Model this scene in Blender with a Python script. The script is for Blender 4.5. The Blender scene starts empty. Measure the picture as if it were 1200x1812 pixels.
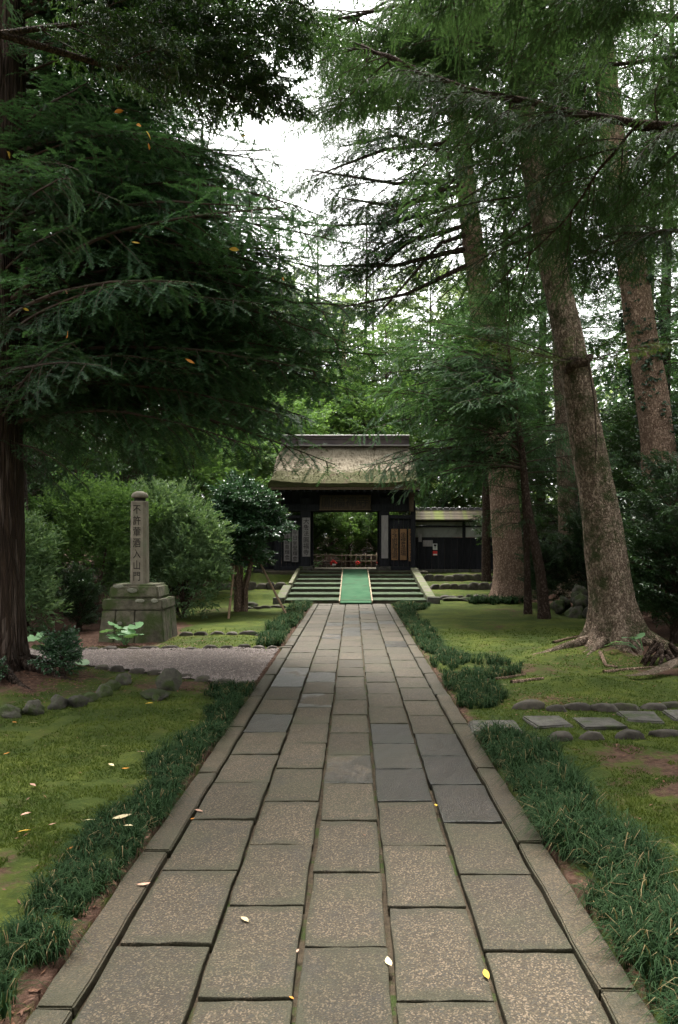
import bpy, bmesh, math, random
import numpy as np
from mathutils import Vector, Matrix, Euler, noise
S = bpy.context.scene
R = math.radians
rng = np.random.default_rng(11)
random.seed(11)

# ---------------------------------------------------------------- camera, sky, sun, exposure
CAMH, FPX, VX, VY = 1.6, 1382.0, 625.0, 966.0
cd = bpy.data.cameras.new('camera'); cam = bpy.data.objects.new('camera', cd); S.collection.objects.link(cam)
cam.location = (0, 0, CAMH); cam.rotation_euler = (R(90), 0, 0)
cd.sensor_fit = 'VERTICAL'; cd.sensor_height = 23.6; cd.sensor_width = 15.63; cd.lens = 18.0
cd.shift_x = -25 / 1812; cd.shift_y = 60 / 1812; cd.clip_start = .05; cd.clip_end = 2000
S.camera = cam
SUN_EL, SUN_AZ = R(68), R(-14)          # azimuth measured from +Y towards +X
W = bpy.data.worlds.new('World'); S.world = W; W.use_nodes = True
wn = W.node_tree; wn.nodes.clear()
sky = wn.nodes.new('ShaderNodeTexSky'); sky.sky_type = 'NISHITA'; sky.sun_disc = False
sky.sun_elevation = SUN_EL; sky.sun_rotation = SUN_AZ; sky.air_density = 1.0; sky.dust_density = 4.0; sky.ozone_density = 1.0
hs = wn.nodes.new('ShaderNodeHueSaturation'); hs.inputs['Saturation'].default_value = .10
bg = wn.nodes.new('ShaderNodeBackground'); bg.inputs['Strength'].default_value = .15
wo = wn.nodes.new('ShaderNodeOutputWorld')
wn.links.new(sky.outputs[0], hs.inputs['Color']); wm = wn.nodes.new('ShaderNodeMix'); wm.data_type = 'RGBA'; wm.blend_type = 'MULTIPLY'; wm.inputs[0].default_value = 1; wm.inputs[7].default_value = (1.0, 1.0, .965, 1)
wn.links.new(hs.outputs[0], wm.inputs[6]); wn.links.new(wm.outputs[2], bg.inputs[0]); wn.links.new(bg.outputs[0], wo.inputs[0])
sl = bpy.data.lights.new('sun', 'SUN'); sl.energy = 1.5; sl.angle = R(22); sl.color = (1, .96, .89)
so = bpy.data.objects.new('sun', sl); S.collection.objects.link(so)
so.rotation_euler = Vector((-math.sin(SUN_AZ) * math.cos(SUN_EL), -math.cos(SUN_AZ) * math.cos(SUN_EL), -math.sin(SUN_EL))).to_track_quat('-Z', 'Y').to_euler()
S.view_settings.view_transform = 'Standard'; S.view_settings.look = 'None'; S.view_settings.gamma = 1
S.view_settings.exposure = 2.6
S.cycles.max_bounces = 6; S.cycles.diffuse_bounces = 4; S.cycles.glossy_bounces = 2; S.cycles.transmission_bounces = 4
S.cycles.use_denoising = True; S.cycles.sample_clamp_indirect = 6

# ---------------------------------------------------------------- helpers
def P(px, py, Y): return Vector(((px - VX) * Y / FPX, Y, CAMH + (VY - py) * Y / FPX))
def G(px, py):
    Y = FPX * CAMH / (py - VY); return Vector(((px - VX) * Y / FPX, Y, 0))
def tag(o, label=None, cat=None, group=None, kind=None):
    if label: o['label'] = label
    if cat: o['category'] = cat
    if group: o['group'] = group
    if kind: o['kind'] = kind
    return o
def link(name, me, parent=None, loc=(0, 0, 0), rot=(0, 0, 0), sc=(1, 1, 1), mat=None):
    o = bpy.data.objects.new(name, me); S.collection.objects.link(o)
    o.location = loc; o.rotation_euler = rot; o.scale = sc
    if parent: o.parent = parent
    if mat and me and not me.materials: me.materials.append(mat)
    return o
def empty(name, loc, label=None, cat=None, group=None):
    o = bpy.data.objects.new(name, None); S.collection.objects.link(o); o.location = loc; o.empty_display_size = .1
    return tag(o, label, cat, group)
def np_mesh(name, V, T, mats=(), mi=None, smooth=False, attr=None):
    V = np.asarray(V, np.float32); T = np.asarray(T, np.int32)
    me = bpy.data.meshes.new(name); k = T.shape[1]
    me.vertices.add(len(V)); me.vertices.foreach_set('co', V.ravel())
    me.loops.add(T.size); me.loops.foreach_set('vertex_index', T.ravel())
    me.polygons.add(len(T)); me.polygons.foreach_set('loop_start', np.arange(0, T.size, k, dtype=np.int32))
    for m in mats: me.materials.append(m)
    if mi is not None: me.polygons.foreach_set('material_index', np.asarray(mi, np.int32))
    me.polygons.foreach_set('use_smooth', np.full(len(T), smooth, dtype=bool))
    if attr:
        for an, av in attr.items():
            a = me.attributes.new(an, 'FLOAT', 'POINT'); a.data.foreach_set('value', np.asarray(av, np.float32))
    me.update(); me.validate(); return me
def bm_mesh(name, bm, mat=None, smooth=False):
    me = bpy.data.meshes.new(name); bm.normal_update(); bm.to_mesh(me); bm.free()
    if mat: me.materials.append(mat)
    if smooth:
        for p in me.polygons: p.use_smooth = True
    return me
def box_mesh(name, sx, sy, sz, mat, bev=.01, seg=1, jit=0.0, taper=1.0):
    bm = bmesh.new(); bmesh.ops.create_cube(bm, size=1)
    for v in bm.verts:
        t = taper if v.co.z > 0 else 1
        v.co = Vector((v.co.x * sx * t, v.co.y * sy * t, v.co.z * sz)) + Vector([random.uniform(-jit, jit) for _ in range(3)])
    if bev: bmesh.ops.bevel(bm, geom=bm.edges[:], offset=bev, segments=seg, affect='EDGES', profile=.5)
    return bm_mesh(name, bm, mat)
def box(name, x0, x1, y0, y1, z0, z1, mat, parent=None, bev=.008, seg=1, jit=0, taper=1.0):
    c = Vector(((x0 + x1) / 2, (y0 + y1) / 2, (z0 + z1) / 2))
    pl = parent.location if parent else Vector((0, 0, 0))
    return link(name, box_mesh(name, abs(x1 - x0), abs(y1 - y0), abs(z1 - z0), mat, bev, seg, jit, taper), parent, c - Vector(pl))
def tube_np(pts, rad, seg=6):
    pts = [Vector(p) for p in pts]; V = []; F = []
    n = len(pts)
    for i, p in enumerate(pts):
        d = (pts[min(i + 1, n - 1)] - pts[max(i - 1, 0)]).normalized()
        u = d.orthogonal().normalized() if abs(d.z) < .99 else Vector((1, 0, 0))
        if i == 0: u0 = u
        else:
            u = (u0 - d * u0.dot(d)).normalized(); u0 = u
        w = d.cross(u)
        for k in range(seg):
            a = 2 * math.pi * k / seg
            V.append(p + (u * math.cos(a) + w * math.sin(a)) * rad[i])
    for i in range(n - 1):
        for k in range(seg):
            a, b = i * seg + k, i * seg + (k + 1) % seg
            F.append((a, b, b + seg)); F.append((a, b + seg, a + seg))
    V.append(pts[-1]); t = len(V) - 1
    for k in range(seg): F.append(((n - 1) * seg + k, (n - 1) * seg + (k + 1) % seg, t))
    return [tuple(v) for v in V], F
def tube(name, pts, rad, mat, parent=None, seg=8, smooth=True):
    pl = Vector(parent.location) if parent else Vector((0, 0, 0))
    o0 = Vector(pts[0]) if not parent else pl
    V, F = tube_np([Vector(p) - o0 for p in pts], rad, seg)
    return link(name, np_mesh(name, V, F, [mat], smooth=smooth), parent, (0, 0, 0) if parent else o0)
def ss(a, b, x):
    t = np.clip((x - a) / (b - a), 0, 1); return t * t * (3 - 2 * t)
_pr = rng.random((64, 64))
def vnoise(x, y, s, o=0):
    x = np.asarray(x, float) * s + 17.3 + o; y = np.asarray(y, float) * s + 9.7 + o * 1.7
    xi = np.floor(x).astype(int); yi = np.floor(y).astype(int); fx = x - xi; fy = y - yi
    fx = fx * fx * (3 - 2 * fx); fy = fy * fy * (3 - 2 * fy)
    g = lambda i, j: _pr[i % 64, j % 64]
    return (g(xi, yi) * (1 - fx) + g(xi + 1, yi) * fx) * (1 - fy) + (g(xi, yi + 1) * (1 - fx) + g(xi + 1, yi + 1) * fx) * fy

# ---------------------------------------------------------------- materials
class NT:
    def __init__(s, name):
        s.m = bpy.data.materials.new(name); s.m.use_nodes = True; s.t = s.m.node_tree; s.n = s.t.nodes
        s.b = s.n['Principled BSDF']; s.out = s.n['Material Output']
    def new(s, typ, **kw):
        nd = s.n.new('ShaderNode' + typ)
        for k, v in kw.items():
            if k in nd.inputs: nd.inputs[k].default_value = v
            else: setattr(nd, k, v)
        return nd
    def link(s, a, b): s.t.links.new(a, b)
    def coord(s, kind='Object', stretch=(1, 1, 1)):
        if kind == 'Position': c = s.new('NewGeometry').outputs['Position']
        else: c = s.new('TexCoord').outputs[kind]
        mp = s.new('Mapping'); mp.inputs['Scale'].default_value = stretch; s.link(c, mp.inputs[0]); return mp.outputs[0]
    def noise(s, c, scale, detail=5, rough=.6):
        n = s.new('TexNoise'); n.inputs['Scale'].default_value = scale; n.inputs['Detail'].default_value = detail; n.inputs['Roughness'].default_value = rough
        s.link(c, n.inputs['Vector']); return n.outputs['Fac']
    def vor(s, c, scale, feat='F1', out='Distance'):
        n = s.new('TexVoronoi'); n.feature = feat; n.inputs['Scale'].default_value = scale; s.link(c, n.inputs['Vector']); return n.outputs[out]
    def ramp(s, f, a, b):
        n = s.new('MapRange'); n.inputs['From Min'].default_value = a; n.inputs['From Max'].default_value = b; n.interpolation_type = 'SMOOTHSTEP'; s.link(f, n.inputs['Value']); return n.outputs[0]
    def mix(s, f, a, b, mode='MIX'):
        n = s.new('Mix'); n.data_type = 'RGBA'; n.blend_type = mode
        for i, x in ((0, f), (6, a), (7, b)):
            if hasattr(x, 'is_linked'): s.link(x, n.inputs[i])
            elif i == 0: n.inputs[0].default_value = x
            else: n.inputs[i].default_value = (*x, 1)
        return n.outputs[2]
    def math(s, op, a, b=None):
        n = s.new('Math'); n.operation = op
        for i, x in enumerate((a, b)):
            if x is None: continue
            if hasattr(x, 'is_linked'): s.link(x, n.inputs[i])
            else: n.inputs[i].default_value = x
        return n.outputs[0]
    def bump(s, h, strength=.4, dist=.02):
        n = s.new('Bump'); n.inputs['Strength'].default_value = strength; n.inputs['Distance'].default_value = dist; s.link(h, n.inputs['Height']); s.link(n.outputs[0], s.b.inputs['Normal']); return n
    def col(s, c): s.link(c, s.b.inputs['Base Color'])
    def rough(s, v, spec=.3):
        if hasattr(v, 'is_linked'): s.link(v, s.b.inputs['Roughness'])
        else: s.b.inputs['Roughness'].default_value = v
        s.b.inputs['Specular IOR Level'].default_value = spec
def basic(name, c1, c2, scale=5, rough=.85, c3=None, s3=1.5, t3=(.5, .65), bump=.3, bscale=40, bdist=.01, stretch=(1, 1, 1), coord='Object', spec=.25, rnd=.25):
    t = NT(name); c = t.coord(coord, stretch)
    k = t.mix(t.ramp(t.noise(c, scale), .3, .7), c1, c2)
    if c3: k = t.mix(t.ramp(t.noise(t.coord(coord), s3, 6, .65), *t3), k, c3)
    if rnd:
        oi = t.new('ObjectInfo'); mr = t.new('MapRange'); mr.inputs['To Min'].default_value = 1 - rnd; mr.inputs['To Max'].default_value = 1 + rnd
        t.link(oi.outputs['Random'], mr.inputs['Value'])
        vm = t.new('VectorMath'); vm.operation = 'SCALE'; t.link(k, vm.inputs[0]); t.link(mr.outputs[0], vm.inputs['Scale']); k = vm.outputs[0]
    t.col(k); t.rough(rough, spec)
    if bump: t.bump(t.noise(c, bscale, 4), bump, bdist)
    return t.m
def leafmat(name, c1, c2, tipc, transl=.35, rough=.6, spec=.15, hv=.25, nscale=1.2):
    t = NT(name); c = t.coord('Position')
    k = t.mix(t.ramp(t.noise(c, nscale, 3), .35, .65), c1, c2)
    at = t.new('Attribute'); at.attribute_name = 'tip'
    k = t.mix(at.outputs['Fac'], k, tipc)
    oi = t.new('ObjectInfo'); mr = t.new('MapRange'); mr.inputs['To Min'].default_value = 1 - hv; mr.inputs['To Max'].default_value = 1 + hv
    t.link(oi.outputs['Random'], mr.inputs['Value'])
    vm = t.new('VectorMath'); vm.operation = 'SCALE'; t.link(k, vm.inputs[0]); t.link(mr.outputs[0], vm.inputs['Scale']); k = vm.outputs[0]
    t.col(k); t.rough(rough, spec)
    tr = t.new('BsdfTranslucent'); k2 = t.mix(1.0, k, (1.25, 1.25, .7), 'MULTIPLY'); t.link(k2, tr.inputs[0])
    ms = t.new('MixShader'); ms.inputs[0].default_value = transl; t.link(t.b.outputs[0], ms.inputs[1]); t.link(tr.outputs[0], ms.inputs[2]); t.link(ms.outputs[0], t.out.inputs[0])
    return t.m

def slab_mat(name='granite_slab', c1=(.032, .0245, .0155), c2=(.062, .049, .032), gr=(.145, .115, .086), wetk=1.0):
    t = NT(name); c = t.coord('Position')
    oi = t.new('ObjectInfo'); rnd = oi.outputs['Random']
    g = t.vor(c, 165, 'F1', 'Color'); sep = t.new('SeparateColor'); t.link(g, sep.inputs[0])
    base = t.mix(t.ramp(sep.outputs[0], .35, .75), c1, c2)
    base = t.mix(t.ramp(sep.outputs[1], .76, .86), base, gr)
    base = t.mix(t.ramp(sep.outputs[2], .80, .9), base, (.035, .033, .028))
    warm = t.mix(rnd, (.60, .56, .47), (1.0, .94, .83)); base = t.mix(1.0, base, warm, 'MULTIPLY')
    # moss film and grime, heavier towards the slab edges
    gen = t.coord('Generated'); sx = t.new('SeparateXYZ'); t.link(gen, sx.inputs[0])
    def edge(o):
        a = t.math('ABSOLUTE', t.math('SUBTRACT', o, .5)); return a
    e = t.math('MAXIMUM', edge(sx.outputs[0]), edge(sx.outputs[1]))
    en = t.math('ADD', t.ramp(e, .28, .5), t.math('MULTIPLY', t.math('SUBTRACT', t.noise(c, 7, 6, .7), .5), 2.2))
    base = t.mix(t.math('MULTIPLY', t.ramp(en, .45, 1.2), .8), base, (.028, .026, .012))
    big = t.ramp(t.noise(c, 1.3, 5, .65), .46, .66); base = t.mix(t.math('MULTIPLY', big, .4), base, (.036, .036, .016))
    dk = t.ramp(t.noise(c, 2.3, 7, .75), .52, .70); base = t.mix(t.math('MULTIPLY', dk, .6), base, (.028, .025, .020))
    # damp patches
    wa = t.new('Attribute'); wa.attribute_type = 'OBJECT'; wa.attribute_name = 'wet'
    wet = t.ramp(t.math('ADD', wa.outputs['Fac'], t.math('MULTIPLY', t.math('SUBTRACT', t.noise(c, 2.4, 3, .5), .5), 1.4)), .42, .60)
    base = t.mix(t.math('MULTIPLY', wet, .34 * wetk), base, (.024, .028, .040))
    t.col(base)
    rr = t.new('MapRange'); rr.inputs['To Min'].default_value = .74; rr.inputs['To Max'].default_value = .34; t.link(wet, rr.inputs['Value'])
    t.rough(rr.outputs[0], .32)
    h = t.math('ADD', t.vor(c, 120), t.math('MULTIPLY', t.noise(c, 30, 4), .8)); t.bump(h, .5, .006); return t.m
MAT = {}
MAT['slab'] = slab_mat()
MAT['kerbs'] = slab_mat('kerb_granite', (.038, .029, .018), (.066, .052, .033), (.105, .084, .058), .5)
MAT['kerb'] = basic('kerb_stone', (.066, .050, .030), (.125, .098, .063), 5, .8, (.036, .033, .016), 2.0, (.48, .66), .9, 70, .012, coord='Position')
MAT['stone'] = basic('dark_stone', (.05, .046, .04), (.10, .093, .08), 9, .85, (.04, .052, .018), 5, (.5, .64), .7, 50, .015, coord='Position')
MAT['edge'] = basic('edging_stone', (.030, .025, .020), (.075, .064, .051), 8, .8, (.05, .06, .02), 4, (.55, .7), .5, 70, .008, coord='Position')
MAT['boulder'] = basic('boulder', (.038, .036, .028), (.088, .080, .064), 8, .95, (.030, .042, .012), 4, (.44, .58), .8, 40, .02, coord='Position')
MAT['stele'] = basic('stele_stone', (.105, .09, .066), (.18, .158, .12), 5, .8, (.12, .13, .085), 3, (.5, .7), .4, 80, .005, coord='Position', rnd=0)
MAT['plinth'] = basic('mossy_plinth', (.05, .044, .03), (.11, .098, .07), 7, .9, (.034, .048, .012), 2.6, (.42, .6), .9, 40, .02, coord='Position', rnd=.15)
MAT['lichen'] = basic('lichen', (.15, .145, .115), (.26, .25, .21), 25, .95, (.08, .085, .045), 12, (.45, .6))
MAT['carve'] = basic('carved_stroke', (.014, .012, .009), (.02, .017, .013), 20, .9)
MAT['black_wood'] = basic('black_wood', (.010, .010, .013), (.020, .020, .025), 3, .75, bump=.3, bscale=20, stretch=(8, 8, 1), spec=.2)
MAT['old_wood'] = basic('old_wood', (.045, .030, .020), (.085, .058, .038), 4, .8, bump=.3, bscale=20, stretch=(8, 8, 1))
MAT['grey_wood'] = basic('grey_board', (.20, .18, .18), (.28, .255, .25), 4, .8, bump=.2, bscale=20, stretch=(8, 8, 1), rnd=.1)
MAT['brown_board'] = basic('brown_board', (.22, .115, .055), (.30, .165, .08), 4, .7, bump=.2, bscale=20, stretch=(8, 8, 1), rnd=.15)
MAT['ink'] = basic('ink', (.02, .017, .015), (.025, .02, .02), 10, .7)
MAT['plaster'] = basic('plaster', (.22, .225, .20), (.28, .285, .26), 3, .9, (.15, .16, .13), 2, (.5, .7))
MAT['ridge'] = basic('ridge_copper', (.05, .036, .04), (.08, .058, .062), 2, .5, spec=.4)
MAT['ridge_cap'] = basic('ridge_cap', (.22, .20, .20), (.28, .26, .26), 3, .5, spec=.4)
MAT['tile'] = basic('roof_tile', (.09, .085, .09), (.14, .13, .135), 5, .5)
MAT['wing_roof'] = basic('bark_roof', (.075, .06, .045), (.11, .088, .06), 3, .85, (.11, .13, .03), 1.2, (.45, .6), .5, 30, .02, stretch=(1, 1, 6))
MAT['step'] = basic('step_tread', (.042, .056, .036), (.075, .092, .064), 3, .95, (.08, .11, .06), 2.5, (.5, .68), .5, 60, .01, coord='Position', rnd=.15, spec=.03)
MAT['riser'] = basic('step_riser', (.05, .042, .03), (.075, .06, .04), 4, .85, (.045, .055, .02), 3, (.5, .65), coord='Position')
MAT['stringer'] = basic('stringer', (.07, .062, .043), (.12, .108, .078), 5, .8, (.07, .085, .03), 3, (.45, .6), .4, 60, .008, coord='Position')
MAT['carpet'] = basic('green_carpet', (.030, .072, .040), (.048, .098, .056), 1.6, .97, (.040, .060, .038), 2.2, (.5, .7), .6, 200, .006, coord='Position', rnd=0, spec=.02)
MAT['pale_wood'] = basic('pale_wood', (.16, .125, .08), (.24, .19, .125), 5, .8, bump=.2)
MAT['stake'] = basic('stake_wood', (.16, .10, .06), (.24, .16, .10), 6, .8, stretch=(6, 6, 1))
MAT['bamboo'] = basic('weathered_bamboo', (.15, .115, .075), (.22, .18, .125), 6, .7, stretch=(4, 4, 1))
MAT['red'] = basic('red_petal', (.5, .02, .02), (.6, .05, .04), 10, .6)
MAT['white'] = basic('white_paper', (.6, .6, .58), (.66, .66, .63), 6, .8)
MAT['gravel'] = basic('gravel', (.055, .042, .036), (.16, .13, .118), 38, .9, (.09, .07, .055), 1.2, (.5, .7), .8, 130, .015, coord='Position', rnd=0)
MAT['pebble'] = basic('pebble', (.06, .047, .042), (.30, .25, .23), 70, .85, coord='Position', rnd=0, bump=0)
MAT['soil'] = basic('joint_soil', (.040, .029, .018), (.075, .056, .036), 30, .95, (.035, .05, .012), 5, (.52, .62), .8, 90, .01, coord='Position', rnd=0)

def thatch_mat():
    t = NT('weathered_thatch'); c = t.coord('Object'); cs = t.coord('Object', (3, .4, .4))
    k = t.mix(t.ramp(t.noise(cs, 14, 5), .3, .7), (.16, .135, .10), (.27, .23, .172))
    sx = t.new('SeparateXYZ'); t.link(t.coord('Object'), sx.inputs[0])
    low = t.math('ADD', t.math('MULTIPLY', sx.outputs[2], -.9), t.math('MULTIPLY', t.noise(c, 1.6, 6, .7), 1.6))
    k = t.mix(t.ramp(low, -.05, .35), k, (.062, .060, .028))
    k = t.mix(t.ramp(t.noise(t.coord('Object', (1, .7, .7)), 3.2, 5, .7), .56, .66), k, (.085, .065, .042))
    t.col(k); t.rough(.95, .1); t.bump(t.noise(cs, 30, 5), .8, .04); return t.m
MAT['thatch'] = thatch_mat()

def bark(name, c1, c2, moss, mt, vscale=46, st=(1, 1, .5), crack=(.035, .022, .015)):
    t = NT(name); c = t.coord('Object', st); co = t.coord('Object')
    k = t.mix(t.ramp(t.noise(c, 9, 6, .7), .3, .7), c1, c2)
    d = t.vor(c, vscale, 'DISTANCE_TO_EDGE')
    k = t.mix(t.math('MULTIPLY', t.ramp(d, .12, .03), .65), k, crack)
    gr = t.vor(c, vscale * 1.1, 'F1', 'Color'); sp = t.new('SeparateColor'); t.link(gr, sp.inputs[0])
    k = t.mix(t.math('MULTIPLY', t.ramp(sp.outputs[0], .70, .85), .7), k, tuple(min(1, x * 1.5 + .03) for x in c2))
    k = t.mix(t.math('MULTIPLY', t.ramp(t.noise(co, 2.2, 8, .8), *mt), .9), k, moss)
    t.col(k); t.rough(.95, .15)
    h = t.math('ADD', t.ramp(d, 0, .25), t.math('MULTIPLY', t.noise(c, 26, 5), .7)); t.bump(h, 1.0, .06); return t.m
MAT['bark_fir'] = bark('fir_bark', (.16, .112, .08), (.29, .215, .16), (.04, .055, .016), (.47, .62))
MAT['bark_red'] = bark('red_bark', (.24, .15, .105), (.38, .26, .19), (.045, .055, .02), (.62, .74))
MAT['bark_dark'] = bark('dark_bark', (.045, .028, .02), (.085, .055, .04), (.03, .04, .015), (.55, .7), 45)
MAT['bark_cedar'] = bark('cedar_bark', (.026, .017, .012), (.050, .032, .023), (.03, .04, .015), (.6, .72), 26, (1, 1, .06))
MAT['twig'] = basic('twig', (.03, .02, .014), (.055, .038, .026), 8, .9, bump=0)
MAT['fir'] = leafmat('fir_needles', (.020, .052, .025), (.038, .084, .040), (.060, .122, .054))
MAT['fir_blue'] = leafmat('hemlock_needles', (.028, .068, .030), (.050, .105, .046), (.078, .150, .062))
MAT['torreya'] = leafmat('overhead_leaves', (.022, .048, .022), (.038, .072, .032), (.052, .09, .038), .35)
MAT['fir_yel'] = leafmat('yellowish_needles', (.045, .075, .02), (.07, .105, .028), (.09, .13, .04), .35)
MAT['maple'] = leafmat('maple_leaves', (.055, .115, .03), (.095, .17, .055), (.12, .2, .07), .45, .5, .2)
MAT['maple_lit_pale'] = leafmat('lit_pale_maple_leaves', (.12, .18, .085), (.18, .24, .13), (.21, .27, .15), .45, .5, .2)  # haze-like paleness of the bright background is put into the leaf colour
MAT['broad'] = leafmat('broad_leaves', (.018, .042, .014), (.034, .075, .02), (.05, .10, .025), .22, .3, .5)
MAT['camellia'] = leafmat('camellia_leaves', (.022, .06, .024), (.038, .09, .036), (.06, .13, .06), .12, .22, .8)
MAT['shrub'] = leafmat('shrub_leaves', (.065, .13, .052), (.11, .19, .082), (.2, .28, .15), .35, .45, .3)
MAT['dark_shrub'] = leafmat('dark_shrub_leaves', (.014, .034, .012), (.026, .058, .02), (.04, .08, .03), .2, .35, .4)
MAT['grass'] = leafmat('mondo_grass_blades', (.008, .021, .008), (.018, .038, .014), (.040, .070, .032), .2, .9, .05, 0, 9)
MAT['moss'] = leafmat('moss_tufts', (.034, .058, .010), (.066, .092, .016), (.10, .13, .026), .3, .7, .15, 0, 2.2)
MAT['fuki'] = leafmat('butterbur_leaf', (.13, .26, .11), (.19, .33, .16), (.25, .38, .2), .25, .4, .4)
MAT['ivy'] = leafmat('ivy_leaves', (.012, .034, .014), (.025, .06, .024), (.035, .075, .03), .1, .35, .45)
MAT['straw'] = leafmat('dead_blades', (.10, .075, .035), (.15, .115, .06), (.2, .16, .09), .2, .9, .04, 0, 6)
def leafcol(n, a, b): return basic(n, a, b, 30, .6, bump=0, rnd=.2)
MAT['leaf_or'] = leafcol('orange_leaf', (.42, .14, .02), (.5, .22, .03))
MAT['leaf_ye'] = leafcol('yellow_leaf', (.55, .32, .04), (.6, .4, .06))
MAT['leaf_pi'] = leafcol('pinkish_leaf', (.38, .2, .14), (.46, .28, .2))
MAT['leaf_cr'] = leafcol('cream_leaf', (.5, .4, .22), (.58, .48, .3))
MAT['leaf_br'] = leafcol('brown_leaf', (.11, .05, .028), (.17, .08, .045))

def ground_mat():
    t = NT('moss_ground'); c = t.coord('Position')
    a = t.mix(t.ramp(t.noise(c, 1.1, 6, .65), .35, .68), (.030, .046, .009), (.074, .090, .016))
    a = t.mix(t.ramp(t.noise(c, 9, 5, .7), .45, .7), a, (.030, .048, .010))
    a = t.mix(t.ramp(t.noise(c, 34, 4, .7), .55, .75), a, (.11, .12, .03)); a = t.mix(t.math('MULTIPLY', t.ramp(t.noise(c, 2.6, 7, .75), .52, .68), .45), a, (.050, .040, .016))
    soil = t.mix(t.ramp(t.noise(c, 18, 6, .7), .35, .65), (.045, .024, .016), (.105, .062, .045))
    at = t.new('Attribute'); at.attribute_name = 'dirt'
    f = t.math('ADD', at.outputs['Fac'], t.math('MULTIPLY', t.math('SUBTRACT', t.noise(c, 5, 7, .75), .5), 1.5))
    k = t.mix(t.ramp(f, .38, .62), a, soil)
    t.col(k); t.rough(.95, .1)
    h = t.math('ADD', t.noise(c, 60, 4, .7), t.noise(c, 14, 4)); t.bump(h, .9, .02); return t.m
MAT['ground'] = ground_mat()

# ---------------------------------------------------------------- ground
PX0, PX1 = -1.107, 1.03
def gz(x, y):
    x = np.asarray(x, float); y = np.asarray(y, float)
    z = .17 * ss(23.0, 23.3, y) + .18 * ss(25.3, 25.6, y) + .25 * ss(27.4, 27.9, y)
    z = z + .07 * np.clip(np.abs(x) - 6, 0, 40) * ss(8, 14, y) + .10 * np.clip(y - 36, 0, 40)
    z = z + .045 * (vnoise(x, y, .9) - .5) + .032 * (vnoise(x, y, 3.1, 3) - .5) + .016 * (vnoise(x, y, 8, 5) - .5)
    z = z + .16 * np.exp(-((x - 4.05) ** 2 + (y - 12) ** 2) / .8) + .12 * np.exp(-((x + 4.15) ** 2 + (y - 9.5) ** 2) / .9)
    z = z + .09 * np.exp(-(((x - 2.6) / .45) ** 2 + ((y - 8.9) / .25) ** 2))
    onp = (x > PX0 - .02) & (x < PX1 + .02) & (y < 21.9)
    near = np.exp(-np.maximum(np.maximum(PX0 - x, x - PX1), 0) / .25)
    return np.where(onp, -.042 + .014 * (vnoise(x, y, 6, 7) - .5), z * (1 - .7 * near * (y < 21.9)) - .012 * near * (y < 21.9))
def gravel_lo(x):   # near edge of the side path
    return np.interp(x, [-9, -5, -4.2, -2.8, -1.5, -1.12], [10.9, 10.6, 10.35, 10.05, 9.05, 8.75])
def dirt(x, y):
    d = .20 + .45 * (vnoise(x, y, .7, 8) - .45) + .25 * (vnoise(x, y, 2.3, 6) - .5)
    d = d + .9 * np.exp(-(((x + 4.3) / 1.5) ** 2 + ((y - 9.3) / 1.0) ** 2)) + .5 * np.exp(-((x + 2.0) / .5) ** 2 - ((y - 8.9) / .5) ** 2)
    d = d + .8 * np.exp(-((x - 4.2) ** 2 + (y - 11.6) ** 2) / .5) + .7 * np.exp(-(((x - 4.0) / .6) ** 2 + ((y - 9.9) / .4) ** 2))
    d = d + ss(4.9, 6.2, x) * .9 * ss(9, 12, y) + ss(-4.3, -5.6, x) * 1.0 + .9 * ss(12.3, 13.0, y) * ss(-3.0, -3.6, x) * ss(17, 15.5, y)
    d = d + .5 * np.exp(-((x - 1.08) / .05) ** 2) * (y < 21) + .6 * np.exp(-((x + 1.16) / .06) ** 2) * (y < 21)
    d = d + .5 * np.exp(-((x - 2.0) / .35) ** 2 - ((y - 8.1) / .3) ** 2) + .45 * np.exp(-((x - 2.4) / .5) ** 2 - ((y - 5.0) / .6) ** 2) + .35 * np.exp(-((x - 2.1) / .4) ** 2 - ((y - 6.0) / .4) ** 2)
    d = d + ss(30, 33, y)
    return np.clip(d, 0, 1.4)
xs = np.unique(np.concatenate([np.arange(-6.5, 6.51, .07), [PX0 - .021, PX0 - .019, PX1 + .019, PX1 + .021], np.linspace(-16, -6.5, 30), np.linspace(6.5, 16, 30), np.linspace(-400, -16, 24), np.linspace(16, 400, 24)]))
ys = np.unique(np.concatenate([np.arange(1, 16, .075), np.arange(16, 32, .12), np.linspace(32, 80, 40), np.linspace(80, 600, 14), np.linspace(-200, 1, 16)]))
XX, YY = np.meshgrid(xs, ys); ZZ = gz(XX, YY)
ZZ = np.where(np.abs(XX) > 20, np.minimum(ZZ, 1.0), ZZ); ZZ = np.minimum(ZZ, 2.2)
nx, ny = len(xs), len(ys); I = np.arange(nx * ny).reshape(ny, nx)
Q = np.stack([I[:-1, :-1], I[:-1, 1:], I[1:, 1:], I[1:, :-1]], -1).reshape(-1, 4)
me = np_mesh('ground', np.stack([XX, YY, ZZ], -1).reshape(-1, 3), Q, [MAT['ground'], MAT['soil']], smooth=True, attr={'dirt': dirt(XX, YY).ravel()})
cx = (XX[:-1, :-1] + XX[1:, 1:]) / 2; cy = (YY[:-1, :-1] + YY[1:, 1:]) / 2
me.polygons.foreach_set('material_index', ((cx > PX0) & (cx < PX1) & (cy < 21.9)).astype(np.int32).ravel())
tag(link('ground', me), kind='structure')
def gzf(x, y): return float(gz(np.array([x]), np.array([y]))[0])

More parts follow.
